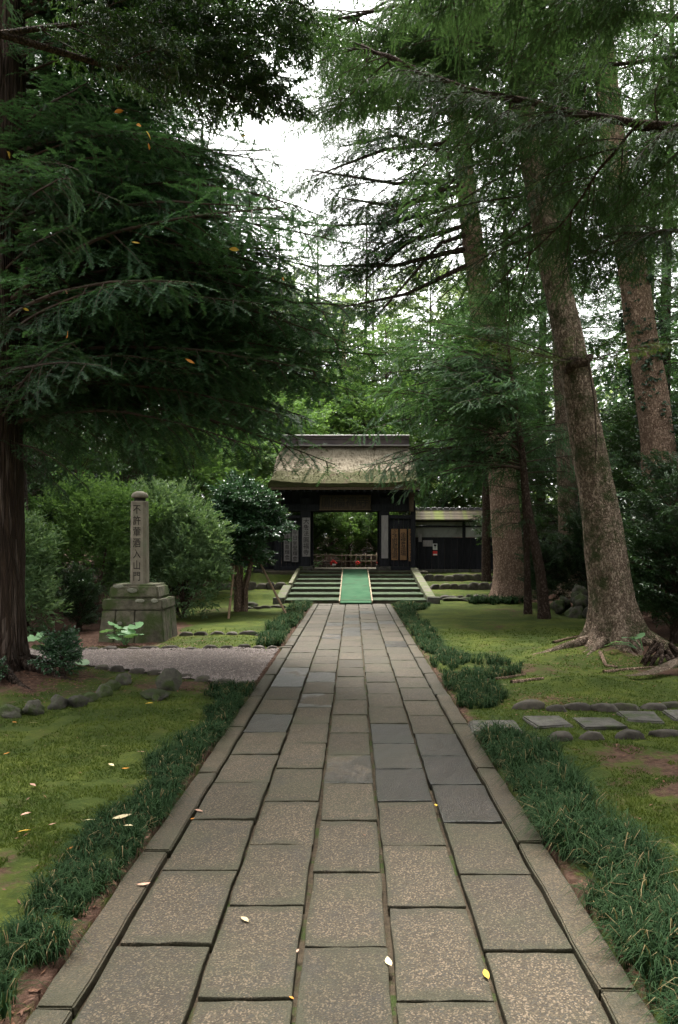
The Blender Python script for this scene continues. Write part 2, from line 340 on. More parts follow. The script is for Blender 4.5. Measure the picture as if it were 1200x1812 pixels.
# gravel side path
gx = np.arange(-9, -1.1, .08); gv = np.linspace(0, 1, 30)
GX, GVv = np.meshgrid(gx, gv); lo = gravel_lo(GX) + .05 * np.sin(GX * 9); hi = 11.95 + .06 * np.sin(GX * 5) + .1 * np.clip(-GX - 4, 0, 5)
GY = lo + (hi - lo) * GVv
edge = np.minimum(GVv, 1 - GVv); GZ = gz(GX, GY) + .012 + .02 * np.clip(edge * 6, 0, 1) - .03 * (edge < .02)
n2 = GX.shape; I = np.arange(GX.size).reshape(n2)
Q = np.stack([I[:-1, :-1], I[:-1, 1:], I[1:, 1:], I[1:, :-1]], -1).reshape(-1, 4)
gp = tag(link('gravel_path', np_mesh('gravel_path', np.stack([GX, GY, GZ], -1).reshape(-1, 3), Q, [MAT['gravel']], smooth=True)), kind='structure')
def scatter_lumps(name, pts, sizes, mat, flat=.6):
    n = len(pts); base = np.array([(1, 0, 0), (-1, 0, 0), (0, 1, 0), (0, -1, 0), (0, 0, 1), (0, 0, -1)], float)
    T = np.array([(0, 2, 4), (2, 1, 4), (1, 3, 4), (3, 0, 4), (2, 0, 5), (1, 2, 5), (3, 1, 5), (0, 3, 5)])
    a = rng.random(n) * 6.28; ca, sa = np.cos(a), np.sin(a)
    sc = sizes[:, None] * (0.6 + .8 * rng.random((n, 3))) * np.array([1, 1, flat])
    b = base[None] * sc[:, None, :] * (0.75 + .5 * rng.random((n, 6, 1)))
    V = np.stack([b[..., 0] * ca[:, None] - b[..., 1] * sa[:, None], b[..., 0] * sa[:, None] + b[..., 1] * ca[:, None], b[..., 2]], -1) + pts[:, None, :]
    return np_mesh(name, V.reshape(-1, 3), (T[None] + 6 * np.arange(n)[:, None, None]).reshape(-1, 3), [mat])
n = 24000; x = -1.15 - 5.2 * rng.random(n) ** 1.2; y = gravel_lo(x) - .08 + (12.05 - gravel_lo(x)) * rng.random(n)
pz = gz(x, y) + .026
tag(link('loose_gravel', scatter_lumps('loose_gravel', np.stack([x, y, pz], -1), .008 + .018 * rng.random(n) ** 2.5, MAT['pebble'])), 'loose purplish grey gravel on the side path', 'gravel', kind='stuff')

# ---------------------------------------------------------------- paved path: one object for each slab and kerb stone
pav = tag(empty('stone_path', (0, 0, 0)), kind='structure')
def slab_variant(i, w, l, h):
    bm = bmesh.new(); bmesh.ops.create_cube(bm, size=1)
    for v in bm.verts: v.co = Vector((v.co.x * w, v.co.y * l, v.co.z * h - h / 2)) + Vector((random.uniform(-.003, .003), random.uniform(-.002, .002), 0))
    bmesh.ops.subdivide_edges(bm, edges=[e for e in bm.edges if abs(e.verts[0].co.z - e.verts[1].co.z) < .001], cuts=4, use_grid_fill=True)
    for v in bm.verts: v.co += Vector((random.uniform(-.004, .004), random.uniform(-.0025, .0025), random.uniform(-.0025, .0025)))
    ed = [e for e in bm.edges if len(e.link_faces) == 2 and e.calc_face_angle(0) > .8]
    bmesh.ops.bevel(bm, geom=ed, offset=.006, segments=2, affect='EDGES', profile=.6)
    return bm_mesh('paving_slab', bm, MAT['slab'])
SLV = [slab_variant(i, .333, .698, .07) for i in range(8)]
cols = [(-.952, -.563, 3.14), (-.563, -.205, 3.476), (-.205, .146, 3.12), (.146, .51, 3.46), (.51, .878, 3.09)]
WET = {(0, 5): 1, (3, 2): 1, (3, 3): 1, (3, 4): .9, (4, 2): 1, (4, 3): .9, (4, 4): .8, (2, 3): .55, (0, 8): .8, (0, 9): .7, (1, 8): .8, (1, 6): .5, (2, 15): .8, (2, 16): .8, (3, 16): .7, (1, 17): .7, (3, 17): .8, (2, 18): .8, (4, 13): .7, (4, 18): .7, (1, 14): .6, (2, 20): .8, (3, 21): .7}
for ci, (a, b, y0) in enumerate(cols):
    k0 = -2; jr = .014
    for k in range(k0, 27):
        ya = y0 + .715 * k; yb = ya + .715
        if ya > 21.5: break
        yb = min(yb, 21.62); c = (ya + yb) / 2
        o = link('slab', random.choice(SLV), pav, ((a + b) / 2 + random.uniform(-.003, .003), c, random.uniform(-.003, .003)),
                 (random.uniform(-.002, .002), random.uniform(-.008, .008), random.uniform(-.008, .008) + (math.pi if random.random() < .5 else 0)), ((b - a - .022) / .333, (yb - ya - .020) / .698, 1)); o['wet'] = float(WET.get((ci, k), .05))
KV = []
for i in range(4):
    bm = bmesh.new(); bmesh.ops.create_cube(bm, size=1)
    for v in bm.verts: v.co = Vector((v.co.x * .138, v.co.y * 1.385, v.co.z * .12 - .06))
    bmesh.ops.subdivide_edges(bm, edges=[e for e in bm.edges if abs((e.verts[0].co - e.verts[1].co).y) > 1], cuts=7)
    for v in bm.verts: v.co += Vector((random.uniform(-.005, .005), 0, random.uniform(-.004, .004)))
    bmesh.ops.bevel(bm, geom=[e for e in bm.edges if e.calc_face_angle(0) > .8], offset=.007, segments=2, affect='EDGES')
    KV.append(bm_mesh('kerb_stone', bm, MAT['kerbs']))
for xc, y0 in ((-1.034, 2.70), (.957, 2.81)):
    for k in range(-1, 14):
        ya = y0 + 1.4 * k; yb = min(ya + 1.4, 21.62)
        link('kerb_stone', random.choice(KV), pav, (xc + random.uniform(-.004, .004), (ya + yb) / 2, .004 + random.uniform(-.003, .004)), (0, random.uniform(-.01, .01), random.uniform(-.003, .003)), (1, (yb - ya) / 1.4, 1))

# ---------------------------------------------------------------- leaf and branch generators
def norm(v): return v / np.maximum(np.linalg.norm(v, axis=-1, keepdims=True), 1e-9)
class Twigs:
    def __init__(s, seed): s.seg = []; s.wood = []; s.r = np.random.default_rng(seed)
    def path(s, p, d, L, n, droop, wob=.06):
        pts = [p]; d = d / np.linalg.norm(d)
        for i in range(n):
            d = d + np.array([0, 0, -droop / n]) + s.r.normal(0, wob, 3) * np.array([1, 1, .6]); d = d / np.linalg.norm(d)
            pts.append(pts[-1] + d * L / n)
        return np.array(pts)
def at_t(pts, t):
    f = t * (len(pts) - 1); i = min(int(f), len(pts) - 2); u = f - i
    return pts[i] * (1 - u) + pts[i + 1] * u, norm(pts[i + 1] - pts[i])
def side_twigs(T, pts, L0, spacing, ang, start, droop, lens, tmin=.1, vj=.12, hang=0.0):
    """planar side shoots left and right of an axis"""
    tot = np.linalg.norm(np.diff(pts, axis=0), axis=1).sum(); n = max(2, int(tot * (1 - start) / spacing)); out = []
    for i in range(n):
        t = start + (1 - start) * (i + T.r.uniform(-.3, .3)) / n; t = min(max(t, .01), .985)
        p, d = at_t(pts, t); up = np.array([0, 0, 1.0]); sd = np.cross(up, d); sd = sd / (np.linalg.norm(sd) + 1e-6)
        sgn = 1 if i % 2 else -1
        a = R(ang) + T.r.normal(0, .12); v = d * math.cos(a) + sd * sgn * math.sin(a) + up * T.r.normal(-hang, vj)
        l = L0 * lens(t) * T.r.uniform(.75, 1.2)
        if l < .03: continue
        out.append(T.path(p, v, l, 5 if l > .4 else 3, droop))
    return out
def needles(T, polys, nl, w, sp, flat=.25, fwd=.55, tips=True):
    P0 = []; D = []; tp = []
    for pts in polys:
        L = np.linalg.norm(np.diff(pts, axis=0), axis=1).sum(); n = max(3, int(L / sp)); t = np.linspace(.02, 1, n)
        f = t * (len(pts) - 1); i = np.minimum(f.astype(int), len(pts) - 2); u = (f - i)[:, None]
        P0.append(pts[i] * (1 - u) + pts[i + 1] * u); D.append(norm(pts[i + 1] - pts[i])); tp.append(t)
    P0 = np.concatenate(P0); D = np.concatenate(D); tp = np.concatenate(tp); n = len(P0)
    up = np.array([0, 0, 1.0]); sd = norm(np.cross(up, D) + 1e-4); nu = np.cross(D, sd)
    Vs = []; tips_ = []
    for sg in (1, -1):
        v = norm(sd * sg + D * fwd + nu * T.r.normal(.08, flat, (n, 1)) + T.r.normal(0, .12, (n, 3)))
        l = (nl * T.r.uniform(.75, 1.15, n) * (1 - .45 * (tp > .93)))[:, None]
        b = P0 + T.r.normal(0, .001, (n, 3)); ww = D * w * .5
        Vs.append(np.stack([b - ww, b + ww, b + v * l + ww * .25], 1))
        tips_.append(np.repeat((tp ** 2 * T.r.uniform(.3, 1, n))[:, None], 3, 1))
    V = np.concatenate(Vs); return V.reshape(-1, 3), np.arange(len(V) * 3).reshape(-1, 3), np.concatenate(tips_).ravel()
def leaves(T, polys, ll, lw, sp, upb=.6, spread=.9, droop=0.0, every=2):
    P0 = []; D = []; tp = []
    for pts in polys:
        L = np.linalg.norm(np.diff(pts, axis=0), axis=1).sum(); n = max(2, int(L / sp)); t = np.linspace(.15, 1, n)
        f = t * (len(pts) - 1); i = np.minimum(f.astype(int), len(pts) - 2); u = (f - i)[:, None]
        for _ in range(every): P0.append(pts[i] * (1 - u) + pts[i + 1] * u); D.append(norm(pts[i + 1] - pts[i])); tp.append(t)
    P0 = np.concatenate(P0); D = np.concatenate(D); tp = np.concatenate(tp); n = len(P0)
    v = norm(D * .6 + T.r.normal(0, spread * .6, (n, 3)) * np.array([1, 1, .45]) + np.array([0, 0, -droop]))
    nrm = norm(np.array([0, 0, upb]) + T.r.normal(0, .35, (n, 3))); sd = norm(np.cross(v, nrm)); nrm = np.cross(sd, v)
    l = (ll * T.r.uniform(.65, 1.2, n))[:, None]; w = lw * l / ll
    b = P0 + v * l * .1; m = b + v * l * .45; tip = b + v * l - nrm * l * .12
    V = np.stack([b, m - sd * w * .5 + nrm * w * .18, tip, m + sd * w * .5 + nrm * w * .18], 1)
    I = np.arange(n)[:, None] * 4; F = np.concatenate([I + np.array([[0, 1, 2]]), I + np.array([[0, 2, 3]])])
    return V.reshape(-1, 3), F, np.repeat(T.r.uniform(0, .8, n) * tp, 4)
def assemble(name, wood, foliage, leafm, woodm):
    V = []; F = []; mi = []; tp = []; o = 0
    for pts, r0, r1, seg in wood:
        v, f = tube_np(pts, np.linspace(r0, r1, len(pts)), seg); v = np.array(v); f = np.array(f) + o
        V.append(v); F.append(f); mi.append(np.ones(len(f))); tp.append(np.zeros(len(v))); o += len(v)
    fv, ff, ft = foliage; V.append(fv); F.append(ff + o); mi.append(np.zeros(len(ff))); tp.append(ft)
    return np_mesh(name, np.concatenate(V), np.concatenate(F), [leafm, woodm], np.concatenate(mi), attr={'tip': np.concatenate(tp)})
def conifer_branch(seed, leafm, L=3.0, width=1.0, droop=.5, up=.15, nl=.034, w=.013, sp=.0135, s2=.13, s3=.07, start=.12, hang=.08, sd=.5):
    T = Twigs(seed); ax = T.path(np.zeros(3), np.array([1, 0, up]), L, 12, droop, .05)
    sec = side_twigs(T, ax, width, s2, 55, start, sd, lambda t: (1 - t) ** .55 * min(1, .35 + 2.2 * t), vj=.26, hang=hang)
    ter = []
    for s in sec: ter += side_twigs(T, s, .30, s3, 48, .1, .25, lambda t: (1 - t) ** .6 + .15, vj=.25, hang=.04)
    wood = [(ax, .022, .004, 5)] + [(s, .007, .0015, 3) for s in sec]
    return assemble('branch', wood, needles(T, ter + [s[len(s) // 3:] for s in sec] + [ax[-4:]], nl, w, sp), leafm, MAT['twig'])
def broad_branch(seed, leafm, L=2.4, width=1.1, droop=.3, up=.3, ll=.07, lw=.035, sp=.05, s2=.2, s3=.12, upb=.8, drp=.1, every=2, start=.2):
    T = Twigs(seed); ax = T.path(np.zeros(3), np.array([1, 0, up]), L, 10, droop, .1)
    sec = side_twigs(T, ax, width, s2, 52, start, .15, lambda t: (1 - t) ** .5 * min(1, .4 + 2 * t)); ter = []
    for s in sec: ter += side_twigs(T, s, .38, s3, 48, .2, .1, lambda t: (1 - t) ** .5 + .2)
    wood = [(ax, .022, .004, 5)] + [(s, .008, .002, 3) for s in sec]
    return assemble('branch', wood, leaves(T, ter + [s[len(s) // 2:] for s in sec] + [ax[-3:]], ll, lw, sp, upb, .9, drp, every), leafm, MAT['twig'])
BR = {}
BR['fir'] = [conifer_branch(10 + i, MAT['fir'], 3.0, 1.0, .55, .2) for i in range(4)]
BR['hem'] = [conifer_branch(20 + i, MAT['fir_blue'], 3.0, 1.15, .5, .22, s2=.17) for i in range(4)]
BR['yel'] = [conifer_branch(30 + i, MAT['fir_yel'], 3.0, .8, .2, .1, s2=.2) for i in range(2)]
BR['over'] = [conifer_branch(40 + i, MAT['torreya'], 2.2, .9, .55, .1, nl=.030, w=.015, sp=.015, s2=.11, s3=.07, hang=.05, sd=.5) for i in range(3)]
BR['far'] = [conifer_branch(50 + i, MAT['fir_blue'], 3.2, 1.3, .5, .2, nl=.095, w=.042, sp=.045, s2=.2, s3=.13) for i in range(3)]
BR['fardk'] = [conifer_branch(60 + i, MAT['fir'], 3.2, 1.3, .6, .15, nl=.095, w=.042, sp=.045, s2=.2, s3=.13) for i in range(3)]
BR['fartor'] = [conifer_branch(65 + i, MAT['torreya'], 3.2, 1.2, .5, .15, nl=.07, w=.032, sp=.034, s2=.18, s3=.11) for i in range(3)]
BR['maple'] = [broad_branch(70 + i, MAT['maple'], 3.0, 1.6, .35, .35, .14, .11, .07, .22, .16, 1.1) for i in range(3)]
BR['maplep'] = [broad_branch(80 + i, MAT['maple_lit_pale'], 3.0, 1.6, .35, .35, .15, .12, .07, .22, .16, 1.1) for i in range(3)]
BR['broad'] = [broad_branch(90 + i, MAT['broad'], 2.2, 1.0, .4, .2, .16, .052, .045, .2, .15, .8, .35) for i in range(3)]
BR['broadsm'] = [broad_branch(95 + i, MAT['broad'], 2.4, 1.2, .3, .3, .13, .065, .055, .2, .13, .9, .1) for i in range(3)]
BR['cam'] = [broad_branch(100 + i, MAT['camellia'], 1.0, .5, .2, .35, .085, .046, .028, .085, .085, .9, .1) for i in range(3)]
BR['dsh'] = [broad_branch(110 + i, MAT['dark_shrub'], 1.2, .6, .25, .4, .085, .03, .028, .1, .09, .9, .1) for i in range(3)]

def trunk_mesh(name, pts, rad, mat, base, seg=28, rings=70, flare=0, lobes=7, rough=.06, seed=0):
    pts = [Vector(p) for p in pts]; r = np.random.default_rng(seed)
    # catmull-rom sampling
    def cr(t):
        f = t * (len(pts) - 1); i = min(int(f), len(pts) - 2); u = f - i
        p0, p1, p2, p3 = pts[max(i - 1, 0)], pts[i], pts[i + 1], pts[min(i + 2, len(pts) - 1)]
        return .5 * ((2 * p1) + (p2 - p0) * u + (2 * p0 - 5 * p1 + 4 * p2 - p3) * u * u + (3 * p1 - p0 - 3 * p2 + p3) * u ** 3), rad[i] * (1 - u) + rad[i + 1] * u
    V = []; F = []; ph = r.random(lobes) * 6.28; la = np.sort(r.random(lobes) * .5 + np.arange(lobes)) / lobes * 2 * math.pi
    for j in range(rings):
        t = (j / (rings - 1)) ** 1.5; p, rr = cr(t); h = (p - pts[0]).z
        for k in range(seg):
            a = 2 * math.pi * k / seg
            lob = sum(math.exp(-(((a - x + math.pi) % (2 * math.pi) - math.pi) / .23) ** 2) for x in la)
            f = 1 + flare * math.exp(-max(h, 0) / .28) * (.25 + .75 * lob) + .10 * flare * math.exp(-max(h, 0) / 1.2) * (lob - .4)
            q = Vector((math.cos(a), math.sin(a), 0))
            nz = noise.noise(Vector((q.x * 1.6 + seed, q.y * 1.6, p.z * .9))) * rough * 1.6 + noise.noise(Vector((q.x * 5 + seed, q.y * 5, p.z * 3))) * rough * .7 + abs(noise.noise(Vector((q.x * 9 + seed, q.y * 9, p.z * 2.2)))) * rough * .9
            V.append(p + q * rr * (f + nz) - base)
    for j in range(rings - 1):
        for k in range(seg):
            a, b = j * seg + k, j * seg + (k + 1) % seg; F.append((a, b, b + seg, a + seg))
    return np_mesh(name, [tuple(v) for v in V], F, [mat], smooth=True)
def trunk_at(pts, z):
    for a, b in zip(pts[:-1], pts[1:]):
        if a[2] <= z <= b[2]:
            u = (z - a[2]) / (b[2] - a[2]); return Vector(a).lerp(Vector(b), u)
    return Vector(pts[-1])
def add_branch(root, meshes, p, az, el, L, Lref, roll=0, wsc=1.0, name='branch'):
    s = L / Lref
    return link(name, random.choice(meshes), root, Vector(p) - root.location, (roll, -el, az), (s, s * wsc, s * random.uniform(.9, 1.1)))
def tree(name, label, pts, rad, barkm, brs, Lref, z0, z1, n, lenf, cat='tree', group=None, azf=None, elf=None, flare=.8, seed=0, rings=50, seg=20, dead=0):
    base = Vector(pts[0]); root = empty(name, base, label, cat, group)
    p2 = [Vector(pts[0]) - Vector((0, 0, .12))] + [Vector(p) for p in pts[1:]]
    link('trunk', trunk_mesh('trunk', p2, rad, barkm, base, seg, rings, flare, seed=seed), root)
    for i in range(n):
        z = z0 + (z1 - z0) * (i + random.random()) / n
        az = azf(z) if azf else (i * 2.39996 + random.uniform(-.4, .4))
        el = elf(z) if elf else random.uniform(-.15, .2)
        L = lenf(z, az)
        if L < .25: continue
        add_branch(root, brs, trunk_at(pts, z), az, el, L * random.uniform(.85, 1.12), Lref, random.uniform(-.6, .6), random.uniform(.85, 1.15))
    return root
def roots(root, base, spec, mat, z=.0):
    for az, L, r, bend in spec:
        pts = []; a = az; p = Vector(base) + Vector((math.cos(az), math.sin(az), 0)) * .22
        for i in range(9):
            g = gzf(p.x, p.y); pts.append((p.x, p.y, g + max(.0, r * (1.5 - i * .25)) - .3 * r))
            a += bend * random.uniform(.3, 1.2); p = p + Vector((math.cos(a), math.sin(a), 0)) * L / 8
        tube('root', pts, [r * (1 - .085 * i) for i in range(9)], mat, root, 8)

# ---------------------------------------------------------------- near trees
def side_len(peak, zs, xs_, back=.6, cam=.55):
    """limb length by height; limbs towards the path reach furthest"""
    def f(z, az):
        c = math.cos(az - peak); L = float(np.interp(z, zs, xs_))
        toward_cam = max(0, -math.sin(az))
        return L * (1 if c > .3 else back) * (1 - (1 - cam) * toward_cam)
    return f
# fir standing at the left edge
b = Vector((-4.36, 9.5, gzf(-4.36, 9.5)))
L1p = [b, b + Vector((.02, 0, 1.5)), b + Vector((.0, 0, 4)), b + Vector((.06, .05, 8)), b + Vector((.1, 0, 14)), b + Vector((.1, 0, 20))]
t1 = tree('fir_tree', 'tall dark fir with thick red-brown trunk beside the gravel path, limbs sweeping over the paving', L1p, [.36, .31, .30, .28, .2, .05], MAT['bark_cedar'], BR['fir'], 3.0, 2.9, 16, 150,
     lambda z, az: (float(np.interp(z, [2.4, 3.1, 3.8, 4.6, 5.3, 6.6, 7.4, 9, 20], [3.8, 4.6, 4.8, 4.7, 4.3, 3.9, 3.6, 3.3, .8]))) * (1 if math.cos(az) > .2 else .6) * (1 - .45 * max(0, -math.sin(az))), flare=.75, seed=3,
     azf=lambda z: random.choice([random.uniform(-.5, 1.2), random.uniform(-.4, 1.0), random.uniform(0, 6.28)]), elf=lambda z: random.uniform(-.1, .35) + (.1 if z < 4 else 0))
roots(t1, b, [(-1.0, 1.1, .09, .05), (-.3, 1.2, .1, -.04), (.4, .9, .08, .05), (-1.8, .9, .08, .04)], MAT['bark_cedar'])
for i in range(60):   # dense middle limbs
    z = random.uniform(3.0, 6.6); az = random.uniform(-.75, 1.0)
    add_branch(t1, BR['fir'], trunk_at(L1p, z), az, random.uniform(-.05, .3), float(np.interp(z, [3, 4.6, 6.6], [4.5, 4.5, 3.2])) * random.uniform(.7, 1.05) * (1 - .35 * max(0, -math.sin(az))), 3.0, random.uniform(-.3, .3))
for i in range(18):   # long low limbs sweeping to the path
    z = random.uniform(3.1, 5.4); az = random.uniform(-.1, .55)
    add_branch(t1, BR['fir'], trunk_at(L1p, z), az, random.uniform(.0, .22), random.uniform(4.0, 4.55), 3.0, random.uniform(-.25, .25))
for i in range(44):   # upper limbs
    z = random.uniform(6.6, 9.6); az = random.uniform(-.2, 1.3)
    add_branch(t1, BR['fir'], trunk_at(L1p, z), az, random.uniform(-.1, .3), random.uniform(2.2, 3.5) * (1 - .35 * max(0, -math.sin(az))), 3.0, random.uniform(-.4, .4))
for i in range(16):   # short drooping lowest limbs
    add_branch(t1, BR['fir'], trunk_at(L1p, random.uniform(2.7, 3.4)), random.uniform(-.3, 1.6), random.uniform(-.45, -.05), random.uniform(.9, 1.7), 3.0, random.uniform(-.4, .4))
# second fir behind
b = Vector((-6.2, 14.4, gzf(-6.2, 14.4)))
tree('fir_tree', 'slimmer fir behind the inscribed stone pillar, reddish trunk half hidden by boughs', [b, b + Vector((0, 0, 5)), b + Vector((.1, 0, 11)), b + Vector((.1, 0, 15))], [.2, .18, .12, .03], MAT['bark_cedar'], BR['fir'], 3.0, 5.6, 14.6, 70,
     lambda z, az: float(np.interp(z, [3, 6, 10, 15], [3.4, 3.8, 3.2, .5])) * (1 if math.cos(az) > 0 else .6), flare=.4, seed=5)
# leaning great fir on the right
z0 = gzf(4.04, 12)
R1p = [Vector((4.08, 12, z0)), Vector((3.98, 12, .8)), Vector((3.78, 12, 2.2)), Vector((3.40, 12, 4.34)), Vector((3.0, 12.1, 6.4)), Vector((2.69, 12.2, 8.25)), Vector((2.5, 12.3, 10.5)), Vector((2.3, 12.5, 17))]
r1 = tree('fir_tree', 'great leaning fir with thick mossy trunk, flared roots and a branch knot halfway', R1p, [.41, .33, .285, .225, .19, .165, .145, .04], MAT['bark_fir'], BR['over'], 2.2, 6.6, 16.5, 96,
     lambda z, az: float(np.interp(z, [7, 9, 17], [2.0, 2.6, .8])), flare=.75, seed=9, rings=230, seg=64, elf=lambda z: random.uniform(-.35, .1))
roots(r1, R1p[0], [(3.35, 1.5, .085, .06), (-1.9, .8, .1, .1), (-1.35, .75, .1, -.1), (-.4, 1.0, .12, -.1), (3.9, .9, .09, .04), (-2.5, .8, .09, .03), (-1.0, .8, .08, .1)], MAT['bark_fir'])
kn = Vector((3.40, 11.75, 4.35))
V_, F_ = [], []
tube('knot', [kn + Vector((-.16, .1, -.12)), kn + Vector((-.1, -.02, 0)), kn + Vector((.08, -.04, .03)), kn + Vector((.2, .1, .12))], [.05, .10, .09, .05], MAT['bark_dark'], r1, 10)
for az, el, L in ((3.0, .16, 2.1), (2.7, .3, 1.6), (3.3, .02, 1.7), (.15, .22, 1.9), (-.15, .1, 1.4), (1.9, .8, 1.0), (4.2, .25, 1.0), (5.2, .3, 1.1), (3.6, -.1, 1.2)):
    add_branch(r1, BR['yel'], kn, az, el, L, 3.0, random.uniform(-.2, .2))
tube('hanging_vine', [kn + Vector((.1, -.12, 0)), kn + Vector((.2, -.1, -.6)), kn + Vector((.24, -.07, -1.2)), kn + Vector((.23, -.05, -1.5))], [.012, .012, .01, .006], MAT['twig'], r1, 5)
# straight fir by the steps
z0 = gzf(4.56, 22.5)
R2p = [Vector((4.56, 22.5, z0)), Vector((4.48, 22.5, 1.2)), Vector((4.25, 22.5, 4)), Vector((3.7, 22.6, 8.5)), Vector((3.25, 22.7, 12.4)), Vector((2.95, 22.8, 16)), Vector((2.7, 23, 24))]
r2 = tree('fir_tree', 'tall pale-barked fir with flared base standing beside the steps and wall', R2p, [.55, .44, .39, .33, .27, .22, .05], MAT['bark_red'], BR['fartor'], 3.2, 9.5, 23, 90,
     lambda z, az: float(np.interp(z, [9, 11, 15, 18, 24], [3.0, 4.4, 4.4, 4.0, .8])), flare=.6, seed=12, rings=90, seg=32, elf=lambda z: random.uniform(-.35, .1))
for (sx_, sy_), pts in zip([(0, 0)] * 15, [[(815, 340), (700, 365), (600, 350)], [(820, 400), (720, 430), (640, 500)], [(822, 380), (760, 390), (650, 450)], [(815, 330), (760, 340), (690, 380)], [(825, 415), (780, 430), (640, 590)], [(810, 365), (740, 420), (690, 440)], [(820, 250), (680, 265), (560, 310)], [(815, 200), (680, 190), (585, 215)], [(810, 150), (680, 130), (590, 110)], [(800, 90), (690, 60), (600, 20)], [(822, 320), (700, 325), (540, 300)], [(822, 440), (700, 470), (560, 470)], [(825, 470), (720, 520), (600, 545)], [(815, 280), (700, 240), (600, 260)], [(822, 360), (690, 395), (570, 400)]]):
    q = [P(x, y, 22.5 - .3 * i) for i, (x, y) in enumerate(pts)]
    m = [q[0], q[0].lerp(q[1], .5), q[1], q[1].lerp(q[2], .5), q[2]]
    tube('limb', m, [.075, .06, .05, .035, .015], MAT['bark_dark'], r2, 7)
    for u in (.2, .3, .4, .5, .55, .6, .65, .7, .75, .8, .85, .9, .95, 1):
        f = u * 4; i = min(int(f), 3); pp = m[i].lerp(m[i + 1], f - i)
        add_branch(r2, BR['fartor'], pp, math.pi + random.uniform(-1.3, 1.3), random.uniform(-.5, .1), random.uniform(1.0, 2.2), 3.2, random.uniform(-.3, .3))
roots(r2, R2p[0], [(3.5, 1.0, .16, .1), (-1.4, .7, .16, .1), (-.6, .8, .14, 0), (-2.2, .8, .16, 0)], MAT['bark_red'])
# ivy-clad trunk
R3p = [Vector((7.0, 17, gzf(7.0, 17))), Vector((6.75, 17, 2.5)), Vector((6.58, 17, 4.26)), Vector((6.1, 17, 7.5)), Vector((5.66, 17, 10.4)), Vector((5.2, 17.2, 16)), Vector((5.0, 17.2, 22))]
r3 = tree('fir_tree', 'ivy-clad trunk with red peeling bark rising behind the dark shrubs', R3p, [.46, .38, .35, .30, .26, .2, .05], MAT['bark_red'], BR['fartor'], 3.2, 7.5, 21, 80, lambda z, az: float(np.interp(z, [7, 12, 22], [2.4, 3.2, .8])), flare=.4, seed=15, elf=lambda z: random.uniform(-.4, .1))
T = Twigs(5); ivp = []
for i in range(1500):
    z = T.r.uniform(1.5, 9.5); a = T.r.uniform(0, 6.28)
    if noise.noise(Vector((math.cos(a) * 1.5, math.sin(a) * 1.5, z * 1.1))) < .02: continue
    p = trunk_at(R3p, z); rr = float(np.interp(z, [0, 4.3, 10], [.44, .36, .28])); q = np.array([p.x + math.cos(a) * rr, p.y + math.sin(a) * rr, z]); d = np.array([math.cos(a), math.sin(a), -.3])
    ivp.append(np.array([q, q + d * .05]))
v, f, tp = leaves(T, ivp, .08, .07, .03, .2, 1.2, .3, 2)
link('ivy', np_mesh('ivy', v - np.array(r3.location), f, [MAT['ivy']], attr={'tip': tp}), r3)
# slimmer grey trunk between the two great firs
b = Vector((6.6, 23.5, gzf(6.6, 23.5)))
tree('fir_tree', 'grey straight trunk standing behind the pile of rounded rocks', [b, b + Vector((-.15, 0, 3)), b + Vector((-.4, 0, 9)), b + Vector((-.6, 0, 20))], [.38, .28, .24, .05], MAT['bark_fir'], BR['far'], 3.2, 6, 19, 60, lambda z, az: float(np.interp(z, [6, 12, 20], [2.4, 2.8, .6])), flare=.6, seed=17)
# bushy hemlocks in front of the wall
b = Vector((4.2, 17.1, gzf(4.2, 17.1)))
HP = [b, b + Vector((-.1, 0, 1.0)), b + Vector((-.38, 0, 2.4)), b + Vector((-.5, 0, 3.6)), b + Vector((-.75, 0, 5.4)), b + Vector((-.9, 0, 7.0))]
def hl(z, az):
    c = math.cos(az); L = float(np.interp(z, [2.2, 3, 4.2, 5.4, 6.4, 7.1], [2.8, 3.6, 3.8, 3.2, 2.1, .7])); return L * (1 if c < 0 else .6) * (1 - .3 * max(0, -math.sin(az)))
tree('hemlock_tree', 'young bushy conifer with slender dark trunk whose boughs hide the roof end', HP, [.13, .11, .095, .08, .05, .015], MAT['bark_dark'], BR['hem'], 3.0, 3.15, 7.4, 110, hl, flare=.3, seed=21, elf=lambda z: random.uniform(-.1, .35), azf=lambda z: random.choice([random.uniform(1.9, 4.4), random.uniform(0, 6.28)]))
b = Vector((4.1, 18.3, gzf(4.1, 18.3)))
tree('hemlock_tree', 'thin conifer sapling close behind the slender dark trunk', [b, b + Vector((-.05, 0, 2)), b + Vector((-.2, 0, 4.2))], [.09, .07, .015], MAT['bark_dark'], BR['hem'], 3.0, 1.9, 4.2, 22, lambda z, az: float(np.interp(z, [2, 3, 4.3], [1.4, 1.5, .4])), flare=.3, seed=23)
b = Vector((2.6, 25.3, gzf(2.6, 25.3)))
# hemlock with raised branches close to the gate roof
b = Vector((4.6, 27.0, gzf(4.6, 27.0)))
tree('hemlock_tree', 'leafy conifer rising behind the wall roof between the two pale trunks', [b, b + Vector((0, 0, 5)), b + Vector((.0, 0, 12.5))], [.16, .12, .02], MAT['bark_dark'], BR['hem'], 3.0, 3.8, 12.4, 70, lambda z, az: float(np.interp(z, [3.8, 6, 10, 12.5], [2.2, 2.6, 1.8, .4])), flare=.3, seed=25, elf=lambda z: random.uniform(0, .45))

